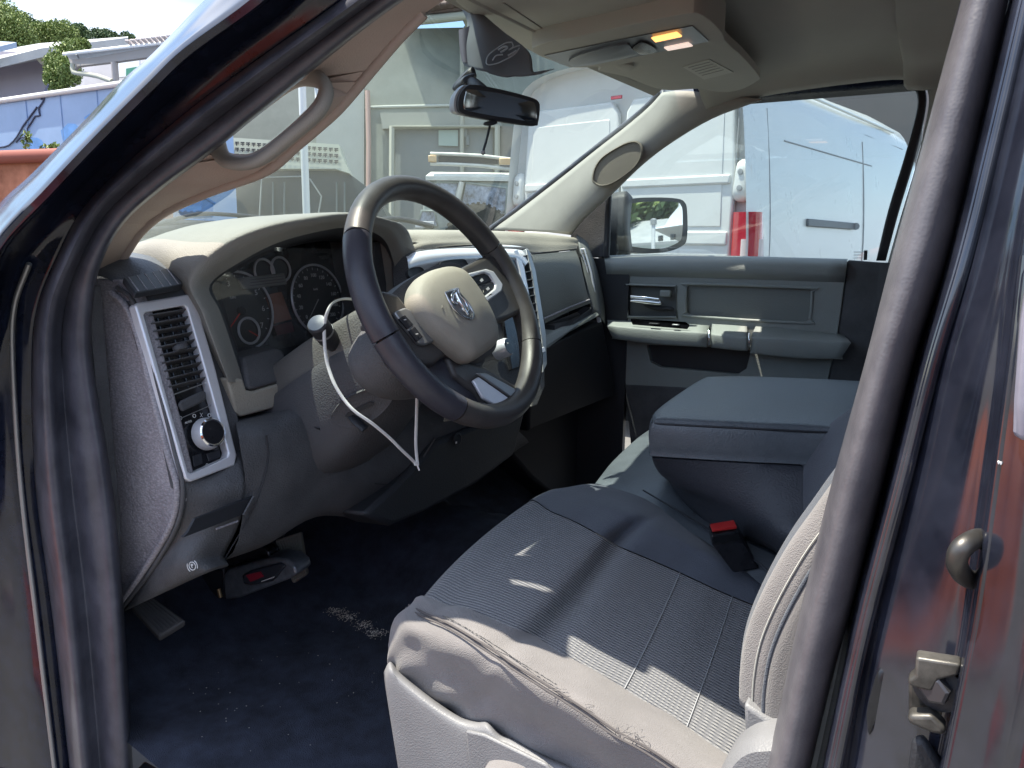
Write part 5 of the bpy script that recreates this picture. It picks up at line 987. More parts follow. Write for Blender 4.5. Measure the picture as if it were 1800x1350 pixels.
def taillight(m):
    s = (lambda b: b) if not m else (lambda b: WV-b)
    prof = [[VN(-.05, s(-.035), z), VN(-.065, s(.04), z), VN(-.06, s(.115), z), VN(.04, s(.11), z), VN(x2+.03, s(.02), z), VN(x2, s(-.04), z), VN(0, s(-.05), z)] for z, x2 in ((.98, .05), (1.10, .085), (1.25, .10), (1.42, .085), (1.56, .045), (1.62, .01))]
    t_ = loft('tail_light', prof, pm('tail_red', (.42, .010, .025), .12, coat=1) if not m else bpy.data.materials['tail_red'], van, n=2, m=2)
    loft('reverse_lens', [[p+(-ex*.004-ey*(.004 if not m else -.004)) for p in [VN(-.05, s(.0), z), VN(-.068, s(.04), z), VN(-.05, s(.06), z), VN(.02, s(.06), z), VN(.05*k, s(-.046), z), VN(.0, s(-.055), z)]] for z, k in ((1.16, 1.0), (1.28, 1.1), (1.38, 1.0), (1.45, .6))], pm('lens_clear', (.6, .5, .5), .1) if not m else bpy.data.materials['lens_clear'], t_, n=2, m=1)
taillight(False); taillight(True)
slab('corner_seam', [VN(-.01, .135, .6), VN(-.01, .142, .6), VN(-.01, .142, 2.42), VN(-.01, .135, 2.42)], ex*-.004, MVG, van)
# side features
def side(b, pts, th, mat, nm, **k): return slab(nm, [VN(a, b(z) if callable(b) else b, z) for a, z in pts], ey*-th, mat, van, **k)
def sx(z): return 0.0+(0 if z < 1.45 else (z-1.45)*.078 if z < 1.9 else .035+(z-1.9)*.12)
side(lambda z: sx(z)-.004, [(.95, 1.555), (2.05, 1.555), (2.05, 1.61), (.95, 1.61)], .02, pm('van_rub_strip', (.10, .105, .115), .5), 'side_moulding', bevel=.006)
lathe('moulding_end', VN(2.05, -.018, 1.582), ex, [(.03, 0), (.03, .01), (.01, .012)], MVG, van, seg=12)
tube('body_crease', [VN(.55, sx(2.12)-.003, 2.12), VN(1.6, sx(2.12)-.003, 2.12), VN(2.6, sx(2.12)-.003, 2.12)], .006, MVG, van, n=0)
tube('roof_gutter', [VN(.25, .115, 2.50), VN(2.0, .115, 2.50), VN(3.4, .115, 2.50)], .012, MVW, van, n=2)
tube('roof_gutter', [VN(2.45, .10, 2.37), VN(3.7, .10, 2.37)], .008, MVG, van, n=0)
tube('door_gap', [VN(2.35, sx(z)-.002, z) for z in (.6, 1.0, 1.45, 1.9, 2.3)], .006, MVG, van, n=3)
tube('door_gap', [VN(.28, sx(z)-.0005, z) for z in (.6, 1.0, 1.45, 1.9, 2.3)], .004, MVG, van, n=3)
for k in range(3): tube('side_mark', [VN(2.12, -.004, 1.37-k*.025), VN(2.12+(.36, .3, .26)[k], -.004, 1.37-k*.025)], .003, MVG, van, n=0, seg=4)
slab('brake_light', [VN(-.03, 1.0, 2.41), VN(-.03, 1.09, 2.41), VN(-.03, 1.09, 2.435), VN(-.03, 1.0, 2.435)], ex*-.015, bpy.data.materials['tail_red'], van, bevel=.004)
MTY = pm('tyre', (.02, .02, .02), .9)
def wheel(par, c, ax, r, w):
    lathe('wheel', V(c), ax, [(r*.55, 0), (r*.9, 0), (r, w*.15), (r, w*.85), (r*.9, w), (r*.55, w)], MTY, par, seg=28)
for a in (1.1, 4.6):
    wheel(van, VN(a, -.02, .34), ey, .34, .25); wheel(van, VN(a, WV-.23, .34), ey, .34, .25)
# ---- off-road vehicle seen from behind
dj = 12.5; jl = fr(752, dj); jr = fr(906, dj*1.0); jx = (jr-jl); JW = jx.length; jx.normalize(); jy = V((-jx.y, jx.x, 0)); jy = jy if jy.dot(FW) > 0 else -jy
jeep = thing('off_road_vehicle', 'old pale green off-road vehicle with roof rack and spare wheel on its back door', 'off-road vehicle', tuple((jl+jr)/2+jy*1.8))
MJ = pm('jeep_paint', (.25, .30, .285), .5, var=.2, vs_=3, dust=.3); MJD = pm('jeep_side', (.12, .16, .18), .5)
MJL = pm('jeep_roof', (.58, .58, .52), .6, var=.2, vs_=4)
def JP(px, z, dep=0): 
    f = (px-752)/154.0; return jl+jx*JW*f+jy*dep+V((0, 0, z))
def jz(py): return zat(830, py, dj)
ztop = jz(307); zgl = jz(320)
loft('vehicle_body', [[JP(742, .5, d), JP(908, .5, d), JP(908, jz(330), d), JP(904, zgl, d), JP(760, zgl, d), JP(745, jz(335), d)] for d in (0, .02, 3.6)], MJ, jeep, n=0, m=0, smooth=25, bevel=.02)
loft('roof_panel', [[JP(752-o_, z, -.08+o2), JP(908+o_, z, -.08+o2), JP(908+o_, z, 3.6), JP(752-o_, z, 3.6)] for z, o_, o2 in ((zgl, 2, 0), (jz(313), 2, 0), (jz(305), -6, .10), (jz(303), -14, .3))], MJL, jeep, n=0, m=0, smooth=40)
GJ = pm('jeep_glass', (.10, .14, .22), .12, var=.9, vs_=9, dust=.8)
def jglass(pts): 
    slab('window', [JP(px, jz(py), -.02) for px, py in pts], jy*.03, GJ, jeep, bevel=.01)
    tube('window_frame', [JP(px, jz(py), -.03) for px, py in pts], .022, MJ, jeep, n=0, closed=True, seg=6)
jglass([(768, 322), (806, 323), (800, 352), (755, 352)]); jglass([(818, 323), (890, 331), (886, 400), (808, 380)])
jglass([(742, 372), (764, 372), (770, 398), (735, 398)])
tube('door_post', [JP(812, jz(322), -.04), JP(803, jz(358), -.04)], .05, MJL, jeep, n=0)
tube('corner_post', [JP(903, jz(326), -.02), JP(900, jz(400), -.02)], .055, MJL, jeep, n=0)
slab('vehicle_side', [JP(912, .6, .0), JP(932, .6, 1.0), JP(932, jz(312), 1.0), JP(910, jz(312), 0)], jy*.05, MJD, jeep)
sw_c = JP(842, jz(415), -.35)
lathe('spare_wheel', sw_c, jy, [(.25, 0), (.42, -.02), (.50, .02), (.50, .20), (.42, .24), (.2, .24)], MTY, jeep, seg=36)
for i in range(36):
    a = 2*math.pi*i/36; obox('tyre_lug', sw_c+(jx*math.cos(a)+V((0, 0, math.sin(a))))*.50+jy*(.06 if i % 2 else .15), (jx*math.cos(a)+V((0, 0, math.sin(a))), -jx*math.sin(a)+V((0, 0, math.cos(a))), jy), (.05, .05, .11), MTY, jeep, bevel=.006)
rk = part('x'); bpy.data.objects.remove(rk)
for z_, t_ in ((jz(275), .028), (jz(292), .028)): tube('roof_rack', [JP(758, z_, -.05), JP(842, z_-.02, -.05), JP(940, z_-.12, -.05)], t_, MJL, jeep, n=2)
slab('rack_mesh', [JP(770, jz(277), -.03), JP(876, jz(279), -.03), JP(876, jz(292), -.03), JP(770, jz(290), -.03)], jy*.02, pm('mesh_grey', (.20, .21, .20), .6), jeep)
hv_ = []; hf_ = []
for i in range(26):
    for j in range(4):
        c = JP(774+i*3.9, jz(279.5+j*3.0+i*.02), -.045); b = len(hv_); hv_ += [c-jx*.018-V((0, 0, .018)), c+jx*.018-V((0, 0, .018)), c+jx*.018+V((0, 0, .018)), c-jx*.018+V((0, 0, .018))]; hf_.append((b, b+1, b+2, b+3))
mesh('mesh_holes', hv_, hf_, MBKM, jeep, smooth=0)
MAM = pm('amber_lens', (.62, .42, .22), .3)
obox('marker_lamp', JP(762, jz(284), -.08), (jx, jy, V((0, 0, 1))), (.13, .06, .10), MAM, jeep, bevel=.01)
obox('marker_lamp', JP(887, jz(287), -.08), (jx, jy, V((0, 0, 1))), (.20, .06, .10), MAM, jeep, bevel=.01)
obox('marker_lamp', JP(912, jz(289), -.08), (jx, jy, V((0, 0, 1))), (.10, .06, .10), MWH, jeep, bevel=.03)
obox('number_plate', JP(748, jz(396), -.10), (jx, jy, V((0, 0, 1))), (.30, .03, .10), MWH, jeep, bevel=.005)
for px in (770, 895): wheel(jeep, JP(px, .4, .5), jx, .4, .25)
# ---- building behind: plastered workshop
def wallpt(px, py, d): return D(px, py, d)
MPL = pm('grey_plaster', (.215, .235, .21), .95, grain=30, gs=.3, var=.16, vs_=.9, dust=.10)
MPL2 = pm('pale_plaster', (.28, .305, .30), .95, grain=30, gs=.2, var=.10, vs_=.9)
dw = 17.0
wsb = thing('workshop_building', 'tall grey plastered workshop with wide grey garage door behind the off-road vehicle', 'building', tuple(fr(780, dw)))
def WB(px, py, dd=0, sl=0.0): return D(px, py, dw+dd+(px-780)*sl)
def ground_(p): return V((p.x, p.y, 0))
def wallpoly(nm, pts, th, mat, par, dd=0, **k): return slab(nm, [WB(px, py, dd) for px, py in pts], FW*th, mat, par, **k)
wallpoly('wall', [(380, 600), (380, 40), (640, 52), (826, 48), (930, 60), (1040, 60), (1040, 600)], .4, MPL, wsb)
wallpoly('wall', [(556, 600), (556, 150), (640, 152), (640, 600)], .1, MPL2, wsb, -.12)
tube('wall_joint', [WB(600, 190, -.03), WB(700, 187, -.03), WB(810, 185, -.03)], .03, pm('joint_pale', (.46, .48, .44), .9), wsb, n=0)
wallpoly('door_lintel', [(668, 198), (880, 196), (882, 222), (672, 226)], .12, pm('lintel', (.26, .27, .24), .9), wsb, -.14)
gdr = wallpoly('garage_door', [(695, 228), (866, 226), (868, 600), (690, 600)], .08, pm('garage_grey', (.155, .17, .17), .7, var=.12, vs_=.8), wsb, -.05)
MFRM = pm('door_frame_cream', (.36, .36, .30), .7)
tube('door_frame', [WB(687, 600, -.2), WB(689, 224, -.2), WB(874, 222, -.2), WB(873, 600, -.2)], .07, MFRM, wsb, n=0, seg=6)
slab('door_notice', [WB(*p, -.10) for p in [(771, 229), (805, 229), (805, 257), (771, 256)]], FW*-.01, pm('notice_green', (.30, .37, .33), .8), gdr)
for q in ((812, 238), (822, 247), (818, 232)): obox('door_fitting', WB(*q, -.12), (RT, FW, UP), (.08, .03, .22), pm('fit', (.13, .15, .15), .6) if q[0] == 812 else bpy.data.materials['fit'], gdr, bevel=.01)
wallpoly('wall_panel', [(880, 222), (930, 222), (930, 600), (880, 600)], .1, pm('brown_grey_panel', (.20, .19, .17), .9, var=.2, vs_=2), wsb, -.1)
rf = slab('roof', [WB(690, 30, -.8), WB(850, 14, -.8), WB(1000, 0, -.8), WB(1000, 0, 3)+V((0, 0, .9)), WB(690, 30, 3)+V((0, 0, .9))], V((0, 0, .12)), pm('tile_brown', (.15, .10, .085), .8, var=.3, vs_=4), wsb)
tube('roof_gutter', [WB(715, 38, -.8), WB(770, 33, -.8), WB(815, 28, -.8), WB(870, 24, -.8)], .09, MFRM, wsb, n=0)
tube('downpipe', [WB(815, 30, -.75), WB(822, 45, -.5), WB(812, 58, -.2), WB(812, 70, -.15), WB(812, 380, -.15)], .05, MFRM, wsb, n=0)
for i in range(9): obox('roof_tile', WB(736+i*11, 22-i*1.6, -.8), (RT, FW, UP), (.16, .5, .05), bpy.data.materials['tile_brown'], rf, bevel=.02)
tube('wall_pipe', [WB(646, 160, -.2), WB(648, 250, -.2), WB(646, 600, -.2)], .055, pm('pipe_pinkish', (.42, .27, .24), .7), wsb, n=0)
sp_ = thing('steel_post', 'slim white steel post rising in front of the grey workshop wall', 'post', tuple(fr(541, 9.5)))
tube('post_shaft', [fr(541, 9.5), V((fr(541, 9.5).x, fr(541, 9.5).y, zat(537, 120, 9.5)))], .045, pm('post_white', (.60, .64, .63), .5), sp_, n=0)
tube('post_arm', [V((fr(541, 9.5).x, fr(541, 9.5).y, zat(537, 150, 9.5))), D(556, 150, 9.5), D(559, 190, 9.5)], .03, bpy.data.materials['post_white'], sp_, n=0)
# stone wall and brown wall at the back right
sw_ = thing('stone_building', 'pale stone building rising behind the white van', 'building', tuple(fr(960, 19)))
MST = pm('stone_wall', (.42, .36, .24), .95, grain=8, gs=.6, var=.35, vs_=3)
slab('wall', [D(920, 600, 19), D(920, 95, 19), D(1180, 95, 19), D(1180, 600, 19)], FW*.5, pm('stone_dark', (.22, .23, .20), .95, var=.2, vs_=1.5), sw_)
slab('stone_panel', [D(930, 126, 18.8), D(962, 112, 18.8), D(985, 135, 18.8), D(1010, 140, 18.8), D(1010, 300, 18.8), D(948, 300, 18.8), D(932, 150, 18.8)], FW*.1, MST, sw_)
slab('window', [D(913, 128, 18.7), D(927, 124, 18.7), D(929, 152, 18.7), D(913, 152, 18.7)], FW*.1, MVG, sw_)
bh = thing('brown_hall', 'plain brown grey hall behind and above the white van', 'building', tuple(fr(1500, 14)))
slab('wall', [D(1290, 600, 13), D(1290, -20, 13), D(1760, -40, 15), D(1760, 600, 15)], FW*.4, pm('hall_brown', (.17, .15, .14), .95, var=.08, vs_=.5), bh)
slab('roof', [D(1280, -25, 12.8), D(1780, -45, 14.8), D(1780, -60, 17), D(1280, -40, 16)], V((0, 0, .1)), pm('hall_roof', (.12, .11, .11), .9), bh)
# ---- dark shed with slotted vents seen under the handle
sh = thing('dark_shed', 'low dark timber shed with cream parapet of slotted vents behind the steering wheel', 'shed', tuple(fr(480, 11.5)))
MSHD2 = pm('shed_dark', (.016, .028, .036), .5, var=.35, vs_=3)
slab('wall', [D(250, 520, 11.5), D(250, 330, 11.5), D(355, 296, 11.5), D(590, 297, 11.5), D(615, 306, 11.5), D(660, 340, 11.5), D(700, 420, 11.5), D(700, 520, 11.5)], FW*2.5, MSHD2, sh)
tube('door_outline', [D(455, 400, 11.45), D(460, 312, 11.45), D(530, 310, 11.45), D(545, 315, 11.45), D(565, 345, 11.45), D(560, 375, 11.45)], .012, MPL2, sh, n=0, seg=6)
slab('parapet', [D(380, 296, 11.4), D(380, 240, 11.4), D(596, 254, 11.4), D(600, 270, 11.4), D(615, 305, 11.4), D(590, 297, 11.4)], FW*.3, pm('parapet_cream', (.40, .42, .35), .9, var=.1, vs_=2), sh)
pv_ = []; pf_ = []; rn = random.Random(2)
for j in range(3):
    for i in range(22):
        x = 384+i*9.7; y = 247+j*10.5+(x-384)*.065
        for w, h in (((0, 0), (7, 2.2)), ((0, 3.0), (7, 1.8)), ((2.6+rn.uniform(-1, 1), 0), (1.8, 7.2))):
            b = len(pv_); pv_ += [D(x+w[0], y+w[1], 11.38), D(x+w[0]+h[0], y+w[1], 11.38), D(x+w[0]+h[0], y+w[1]+h[1], 11.38), D(x+w[0], y+w[1]+h[1], 11.38)]; pf_.append((b, b+1, b+2, b+3))
mesh('vent_slots', pv_, pf_, MBKM, sh, smooth=0)
for px in (350, 480, 500, 592, 606): tube('wall_batten', [D(px, 320, 11.47), D(px, 420, 11.47)], .014, pm('batten_dark', (.10, .13, .14), .8) if px == 350 else bpy.data.materials['batten_dark'], sh, n=0, seg=5)
bc_ = thing('blue_crate', 'bright blue plastic crate low beside the dark shed', 'crate', tuple(fr(342, 8)))
obox('crate_body', (D(342, 364, 8)), (RT, FW, UP), (.28, .3, .16), pm('crate_blue', (.05, .22, .55), .5), bc_, bevel=.01)
obox('crate_rim', (D(342, 351, 8)), (RT, FW, UP), (.31, .33, .03), bpy.data.materials['crate_blue'], bc_, bevel=.008)
for k in range(3): obox('crate_foot', D(332+k*10, 377, 8), (RT, FW, UP), (.03, .3, .02), bpy.data.materials['crate_blue'], bc_, bevel=.004)
# ---- sheet standing in for a dark windshield reflection with pale emblem
pn_ = thing('reflection_sheet', 'dark grey reflection with pale outlined emblem at the top of the windshield, built as a sheet', 'glass_reflection', tuple(D(880, 60, 1.42)))
MCL = pm('reflection_grey', (.17, .19, .21), .9, var=.1)
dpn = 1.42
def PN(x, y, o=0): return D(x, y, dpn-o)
grid('cloth', [[PN(800, -4), PN(805, -3, .004), PN(812, -1), PN(820, 2)], [PN(822, 40), PN(842, 36, .008), PN(866, 42), PN(882, 53)], [PN(810, 82), PN(848, 78, .01), PN(892, 80, .0), PN(930, 92)], [PN(815, 112), PN(846, 120, .01), PN(892, 131, .0), PN(940, 129)], [PN(822, 114), PN(848, 122, .01), PN(892, 132, .0), PN(975, 121)]], MCL, pn_, nu=6, nv=6, solid=.0015)  # solid sheet for the dark area of the glass reflection
grid('reflection_fold', [[PN(806, 52, .003), PN(815, 50, .006), PN(826, 45, .003)], [PN(808, 85, .003), PN(816, 85, .006), PN(824, 80, .003)], [PN(812, 108, .003), PN(818, 110, .006), PN(826, 108, .003)]], pm('fold_grey', (.14, .14, .17), .9), pn_)
MEM = pm('emblem_pale', (.42, .45, .48), .8)
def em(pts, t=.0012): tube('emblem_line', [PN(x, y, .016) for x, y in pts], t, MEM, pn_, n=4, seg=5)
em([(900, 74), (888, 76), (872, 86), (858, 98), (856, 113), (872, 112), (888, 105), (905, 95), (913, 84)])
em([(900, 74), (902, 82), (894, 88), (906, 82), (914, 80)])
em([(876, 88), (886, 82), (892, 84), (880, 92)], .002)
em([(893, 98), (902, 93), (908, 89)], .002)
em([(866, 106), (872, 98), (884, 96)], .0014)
cb = thing('mirror_cord', 'thin black cord hanging below the rearview mirror', 'cord', tuple(D(851, 265, 1.26)))
tube('cord', [D(861, 221, 1.26), D(856, 243, 1.26), D(849, 267, 1.262)], .0022, MBKM, cb, n=3, seg=6)
lathe('cord_bead', D(849, 268, 1.262), (0, 0, 1), [(.001, -.004), (.004, -.002), (.004, .002), (.001, .004)], MVG, cb, seg=12)
# ---- left: blue trailer, rusty skip, buildings, trees
tra = thing('blue_trailer', 'long pale blue box trailer with white top rail and scribbled black lines', 'trailer', tuple(fr(60, 9)))
tA, tB = D(-420, 238, 11.5), D(290, 137, 7.9)
tA0, tB0 = V((tA.x, tA.y, .9)), V((tB.x, tB.y, .9)); tz = (tA.z+tB.z)/2
tA = V((tA.x, tA.y, tA.z)); tn = (tB0-tA0).cross(V((0, 0, 1))).normalized(); tn = tn if tn.dot(FW) > 0 else -tn
MTB = pm('trailer_blue', (.27, .40, .62), .5, var=.10, vs_=1.2, dust=.15)
slab('trailer_wall', [tA0, tB0, tB, tA], tn*.9, MTB, tra)
tube('top_rail', [tA-tn*.02, tB-tn*.02], .03, MWH, tra, n=0, seg=8)
for i in range(14):
    f = i/14+.02; a = tA0.lerp(tB0, f); b = tA.lerp(tB, f); tube('panel_joint', [a-tn*.003, b-tn*.003], .006, pm('joint_blue', (.20, .31, .52), .6) if i == 0 else bpy.data.materials['joint_blue'], tra, n=0, seg=5)
def TW(px, py, o=.01): return PL(px, py, tA0-tn*o, tn)
MSC = pm('scribble_dark', (.04, .05, .10), .7)
for pts in ([(85, 148), (80, 160), (76, 178), (68, 190), (70, 203), (62, 204), (55, 215), (48, 226), (49, 242), (36, 241), (28, 250)], [(65, 188), (52, 206), (40, 222), (30, 240), (16, 255), (0, 259), (-20, 262)], [(72, 175), (80, 158)], [(208, 147), (222, 147), (240, 141)], [(184, 147), (192, 150), (205, 149)]):
    tube('scribble_line', [TW(*p) for p in pts], .009, MSC, tra, n=2, seg=5)
MSB2 = pm('blue_patch', (.13, .30, .62), .6, var=.3, vs_=6)
for (cx_, cy_, rx, ry) in ((128, 240, 20, 26), (165, 212, 16, 14), (62, 254, 16, 14), (200, 190, 12, 8), (100, 285, 40, 15)):
    slab('paint_patch', [TW(cx_+rx*math.cos(a*.7)*(1+.2*math.sin(a*3)), cy_+ry*math.sin(a*.7)*(1+.15*math.cos(a*5)), .004) for a in range(9)], tn*-.002, MSB2, tra)
for f in (.2, .3, .7): wheel(tra, tA0.lerp(tB0, f)+V((0, 0, -.45))+tn*.1, tn, .45, .3)
slab('trailer_bed', [tA0+V((0, 0, -.1)), tB0+V((0, 0, -.1)), tB0, tA0], tn*.9, MBKM, tra)
# rusty skip
rs_ = thing('rusty_skip', 'rust orange steel skip with rounded top rail in front of the blue trailer', 'skip', tuple(fr(20, 5)))
MRU = pm('rusty_orange', (.36, .12, .055), .8, var=.35, vs_=5, dust=.25, grain=40, gs=.3)
k0, k1 = D(-420, 262, 6.2), D(140, 272, 5.1); k0 = k1+(k0-k1)*3.2; k0.z = k1.z; k00, k10 = V((k0.x, k0.y, .3)), V((k1.x, k1.y, .3)); kn = (k10-k00).cross(V((0, 0, 1))).normalized(); kn = kn if kn.dot(FW) > 0 else -kn
slab('skip_body', [k00, k10, k1, k0], kn*.8, MRU, rs_)
tube('top_rail', [k0-kn*.02, k1-kn*.02], .045, pm('rust_dark_red', (.25, .07, .05), .7), rs_, n=0, seg=10)
for f in (.1, .25, .4, .55, .7, .85, .975): tube('side_rib', [k00.lerp(k10, f)-kn*.01, k0.lerp(k1, f)-kn*.01], .022, MRU, rs_, n=0, seg=8)
# left house and canopy house
lh = thing('lavender_house', 'low lavender grey house with long grey eave at the far left', 'house', tuple(fr(0, 16)))
MLV = pm('lavender_wall', (.30, .28, .33), .9, var=.08, vs_=1)
MEA = pm('eave_grey', (.36, .37, .38), .7, var=.1, vs_=3)
slab('wall', [D(-500, 600, 17), D(-500, 80, 17), D(100, 92, 15.5), D(100, 600, 15.5)], FW*.4, MLV, lh)
slab('roof', [D(-300, 138, 15.2), D(0, 103, 15), D(72, 85, 14.8), D(225, 66, 14.6), D(225, 64, 17), D(70, 76, 17), D(0, 88, 17), D(-300, 110, 17.5)], V((0, 0, -.16)), MEA, lh)
slab('roof_sheet', [D(-200, 105, 14.9), D(0, 82, 14.9), D(30, 84, 14.9), D(-20, 96, 14.8), D(-200, 125, 14.8)], V((0, 0, .1)), pm('blue_sheet', (.30, .38, .50), .5), lh)
tube('eave_brace', [D(62, 92, 14.9), D(70, 105, 15), D(92, 123, 15.4)], .05, MFRM, lh, n=0)
ch = thing('canopy_house', 'white walled house with tiled canopy, gutter and green window beyond the blue trailer', 'house', tuple(fr(260, 13)))
slab('wall', [D(125, 600, 14.5), D(125, 112, 14.5), D(330, 94, 13.3), D(330, 600, 13.3)], FW*.3, pm('house_white', (.50, .49, .54), .9, var=.06), ch)
slab('upper_roof', [D(135, 100, 17), D(180, 72, 17), D(330, 62, 15.5), D(340, 62, 15.4), D(335, 92, 15.4)], FW*.5, pm('roof_brown', (.34, .27, .24), .85, var=.15, vs_=2), ch)
slab('canopy_fascia', [D(118, 96, 12), D(128, 124, 12), D(138, 116, 11.8), D(205, 108, 11.3), D(335, 90, 10.3), D(335, 71, 10.3)], FW*.06, pm('fascia_taupe', (.27, .25, .24), .8), ch)
slab('canopy_soffit', [D(122, 101, 11.9), D(200, 93, 11.3), D(330, 76, 10.4), D(330, 68, 10.3), D(116, 95, 11.9)], FW*.03-V((0, 0, .02)), MEA, ch)
tube('gutter_edge', [D(112, 95, 11.8), D(200, 85, 11.2), D(335, 70, 10.3)], .025, MWH, ch, n=0, seg=8)
for i in range(9): 
    f = i/9; tube('gutter_bracket', [D(134+f*200, 96-f*24, 11.75-f*1.3), D(138+f*200, 103-f*22, 11.8-f*1.3)], .012, MVG, ch, n=0, seg=5)
for i in range(12): obox('roof_tile', D(232+i*9, 79-i*1.1, 11.0-i*.07), (RT, FW, UP), (.06, .3, .025), pm('tile_pale', (.62, .55, .52), .7) if i == 0 else bpy.data.materials['tile_pale'], ch, bevel=.008)
tube('downpipe', [D(128, 112, 11.8), D(129, 127, 11.8), D(150, 130, 11.7), D(172, 134, 11.5), D(197, 143, 11.3)], .035, MFRM, ch, n=2)
tube('canopy_post', [V((D(201, 110, 11.3).x, D(201, 110, 11.3).y, 0)), D(201, 110, 11.3)], .05, pm('post_taupe', (.33, .30, .29), .7), ch, n=0)
wf_ = slab('window', [D(208, 112, 13.6), D(247, 106, 13.6), D(247, 134, 13.6), D(208, 138, 13.6)], FW*-.05, MWH, ch)
slab('window_pane', [D(222, 121, 13.5), D(245, 117, 13.5), D(245, 133, 13.5), D(222, 134, 13.5)], FW*-.01, pm('green_shade', (.04, .22, .15), .5), wf_)
# foliage: many small leaves
def leaves(name, ctrs, n, size, mat, par, seed, **k):
    r = random.Random(seed); vs2 = []; fs2 = []
    for _ in range(n):
        c, rx, rz = ctrs[r.randrange(len(ctrs))]
        while True:
            q = V((r.uniform(-1, 1), r.uniform(-1, 1), r.uniform(-1, 1)))
            if q.length < 1 and r.random() < .35+.65*q.length: break
        q = q*(1+.12*math.sin(q.x*9)*math.cos(q.z*7)); p = V(c)+V((q.x*rx, q.y*rx, q.z*rz)); b = len(vs2)
        a = V((r.gauss(0, 1), r.gauss(0, 1), r.gauss(0, 1))).normalized(); t_ = a.orthogonal().normalized(); s = size*r.uniform(.5, 1.3)
        w = a.cross(t_)*s*.45; t_ = t_*s
        vs2 += [p-t_, p+w, p+t_, p-w]; fs2.append((b, b+1, b+2, b+3))
    return mesh(name, vs2, fs2, mat, par, smooth=0, recalc=False, **k)
def leafm(name, a, b_):
    m = pm(name, a, .6); nt_, N_, L_2, B_ = nodebits(m); oi = N_.new('ShaderNodeNewGeometry'); rp = N_.new('ShaderNodeValToRGB')
    rp.color_ramp.elements[0].color = (*a, 1); rp.color_ramp.elements[1].color = (*b_, 1); L_2.new(oi.outputs['Random Per Island'], rp.inputs[0]); L_2.new(rp.outputs[0], B_.inputs['Base Color'])
    B_.inputs['Transmission Weight'].default_value = 0; B_.inputs['Subsurface Weight'].default_value = 0; return m
LF1 = leafm('leaf_light', (.10, .16, .04), (.26, .32, .09)); LF2 = leafm('leaf_dark', (.05, .09, .04), (.12, .18, .07))
MTK = pm('bark', (.10, .07, .05), .9)
def tree(name, label, px, d, crowns, leaf, n, size, seed, grp=None):
    base = fr(px, d); t_ = thing(name, label, 'tree', tuple(base), grp)
    top = sum((c[0].z for c in crowns))/len(crowns)
    tube('trunk', [base, base+V((.1, 0, top*.5)), V((base.x, base.y, top*.94))], lambda q: .18*(1-q*.7), MTK, t_, n=3, seg=8)
    for c in crowns: tube('branch', [base+V((0, 0, top*.55)), (base+V((0, 0, top*.55))).lerp(c[0], .6)+V((0, 0, .2)), c[0]], lambda q: .07*(1-q*.7), MTK, t_, n=3, seg=6)
    leaves('crown', crowns, n, size, leaf, t_, seed)
def cr_(px, py, d, r, rz=None): return (D(px, py, d), r, rz or r)
tree('broadleaf_tree', 'bright green rounded tree at the far left edge of the photo', 5, 30, [cr_(-60, 40, 30, 1.6), cr_(0, 55, 30, 1.2), cr_(-30, 20, 30.5, 1.0), cr_(25, 66, 30, .8), cr_(12, 46, 31, .8)], LF1, 36000, .052, 1)
tree('broadleaf_tree', 'darker green tree just right of the bright one at the far left', 60, 34, [cr_(42, 62, 34, .9), cr_(60, 66, 34, .7), cr_(35, 50, 34, .7)], LF2, 20000, .055, 2)
tree('broadleaf_tree', 'bright green tree in the middle of the far row above the eaves', 90, 32, [cr_(85, 70, 32, .75), cr_(110, 66, 32, .7), cr_(72, 68, 32, .6)], LF1, 20000, .052, 3)
tree('broadleaf_tree', 'dark thin tree with a pointed tip rising above the eaves', 138, 34, [cr_(135, 68, 34, .6), cr_(140, 56, 34, .35), cr_(120, 66, 34, .5)], LF2, 10000, .055, 4)
tree('broadleaf_tree', 'low dark tree crown just above the brown roof on the left', 180, 36, [cr_(170, 66, 36, .45), cr_(188, 66, 36, .4), cr_(200, 70, 36, .35)], LF2, 7000, .052, 5)
tree('broadleaf_tree', 'tiny sprig of tree crown furthest right above the roof', 225, 36, [cr_(222, 66, 36, .28), cr_(230, 68, 36, .22)], LF2, 1200, .07, 6)
iv_ = thing('ivy_plant', 'green ivy climbing between the two eaves behind the blue trailer', 'ivy', tuple(fr(110, 13.8)))
tube('stem', [fr(110, 13.8), D(108, 130, 13.8), D(118, 95, 13.6), D(135, 82, 13.6)], .03, MTK, iv_, n=3, seg=6)
leaves('foliage', [cr_(105, 132, 13.6, .22), cr_(100, 115, 13.6, .22), cr_(115, 100, 13.4, .25), cr_(98, 140, 13.4, .2), cr_(122, 132, 13.4, .2), cr_(130, 88, 13.4, .2), cr_(120, 118, 13.2, .22), cr_(146, 80, 13.5, .12), cr_(90, 141, 13.4, .12)], 14000, .028, LF1, iv_, 8)
for nm, px, d, cs_ in (('first', 47, 7.2, [cr_(47, 252, 7.2, .05, .12), cr_(50, 243, 7.2, .03, .05)]), ('second', 85, 7.0, [cr_(82, 264, 7.0, .06, .05), cr_(95, 258, 7.0, .05, .03)])):
    w_ = thing('weed', 'tall thin weed with small leaves behind the skip' if nm == 'first' else 'shorter spreading weed right of the tall thin one', 'weed', tuple(fr(px, d)))
    tube('stem', [fr(px, d), D(px, 300, d), cs_[0][0], cs_[1][0]], .005, MTK, w_, n=2, seg=5); leaves('foliage', cs_, 90, .025, LF1, w_, 11)
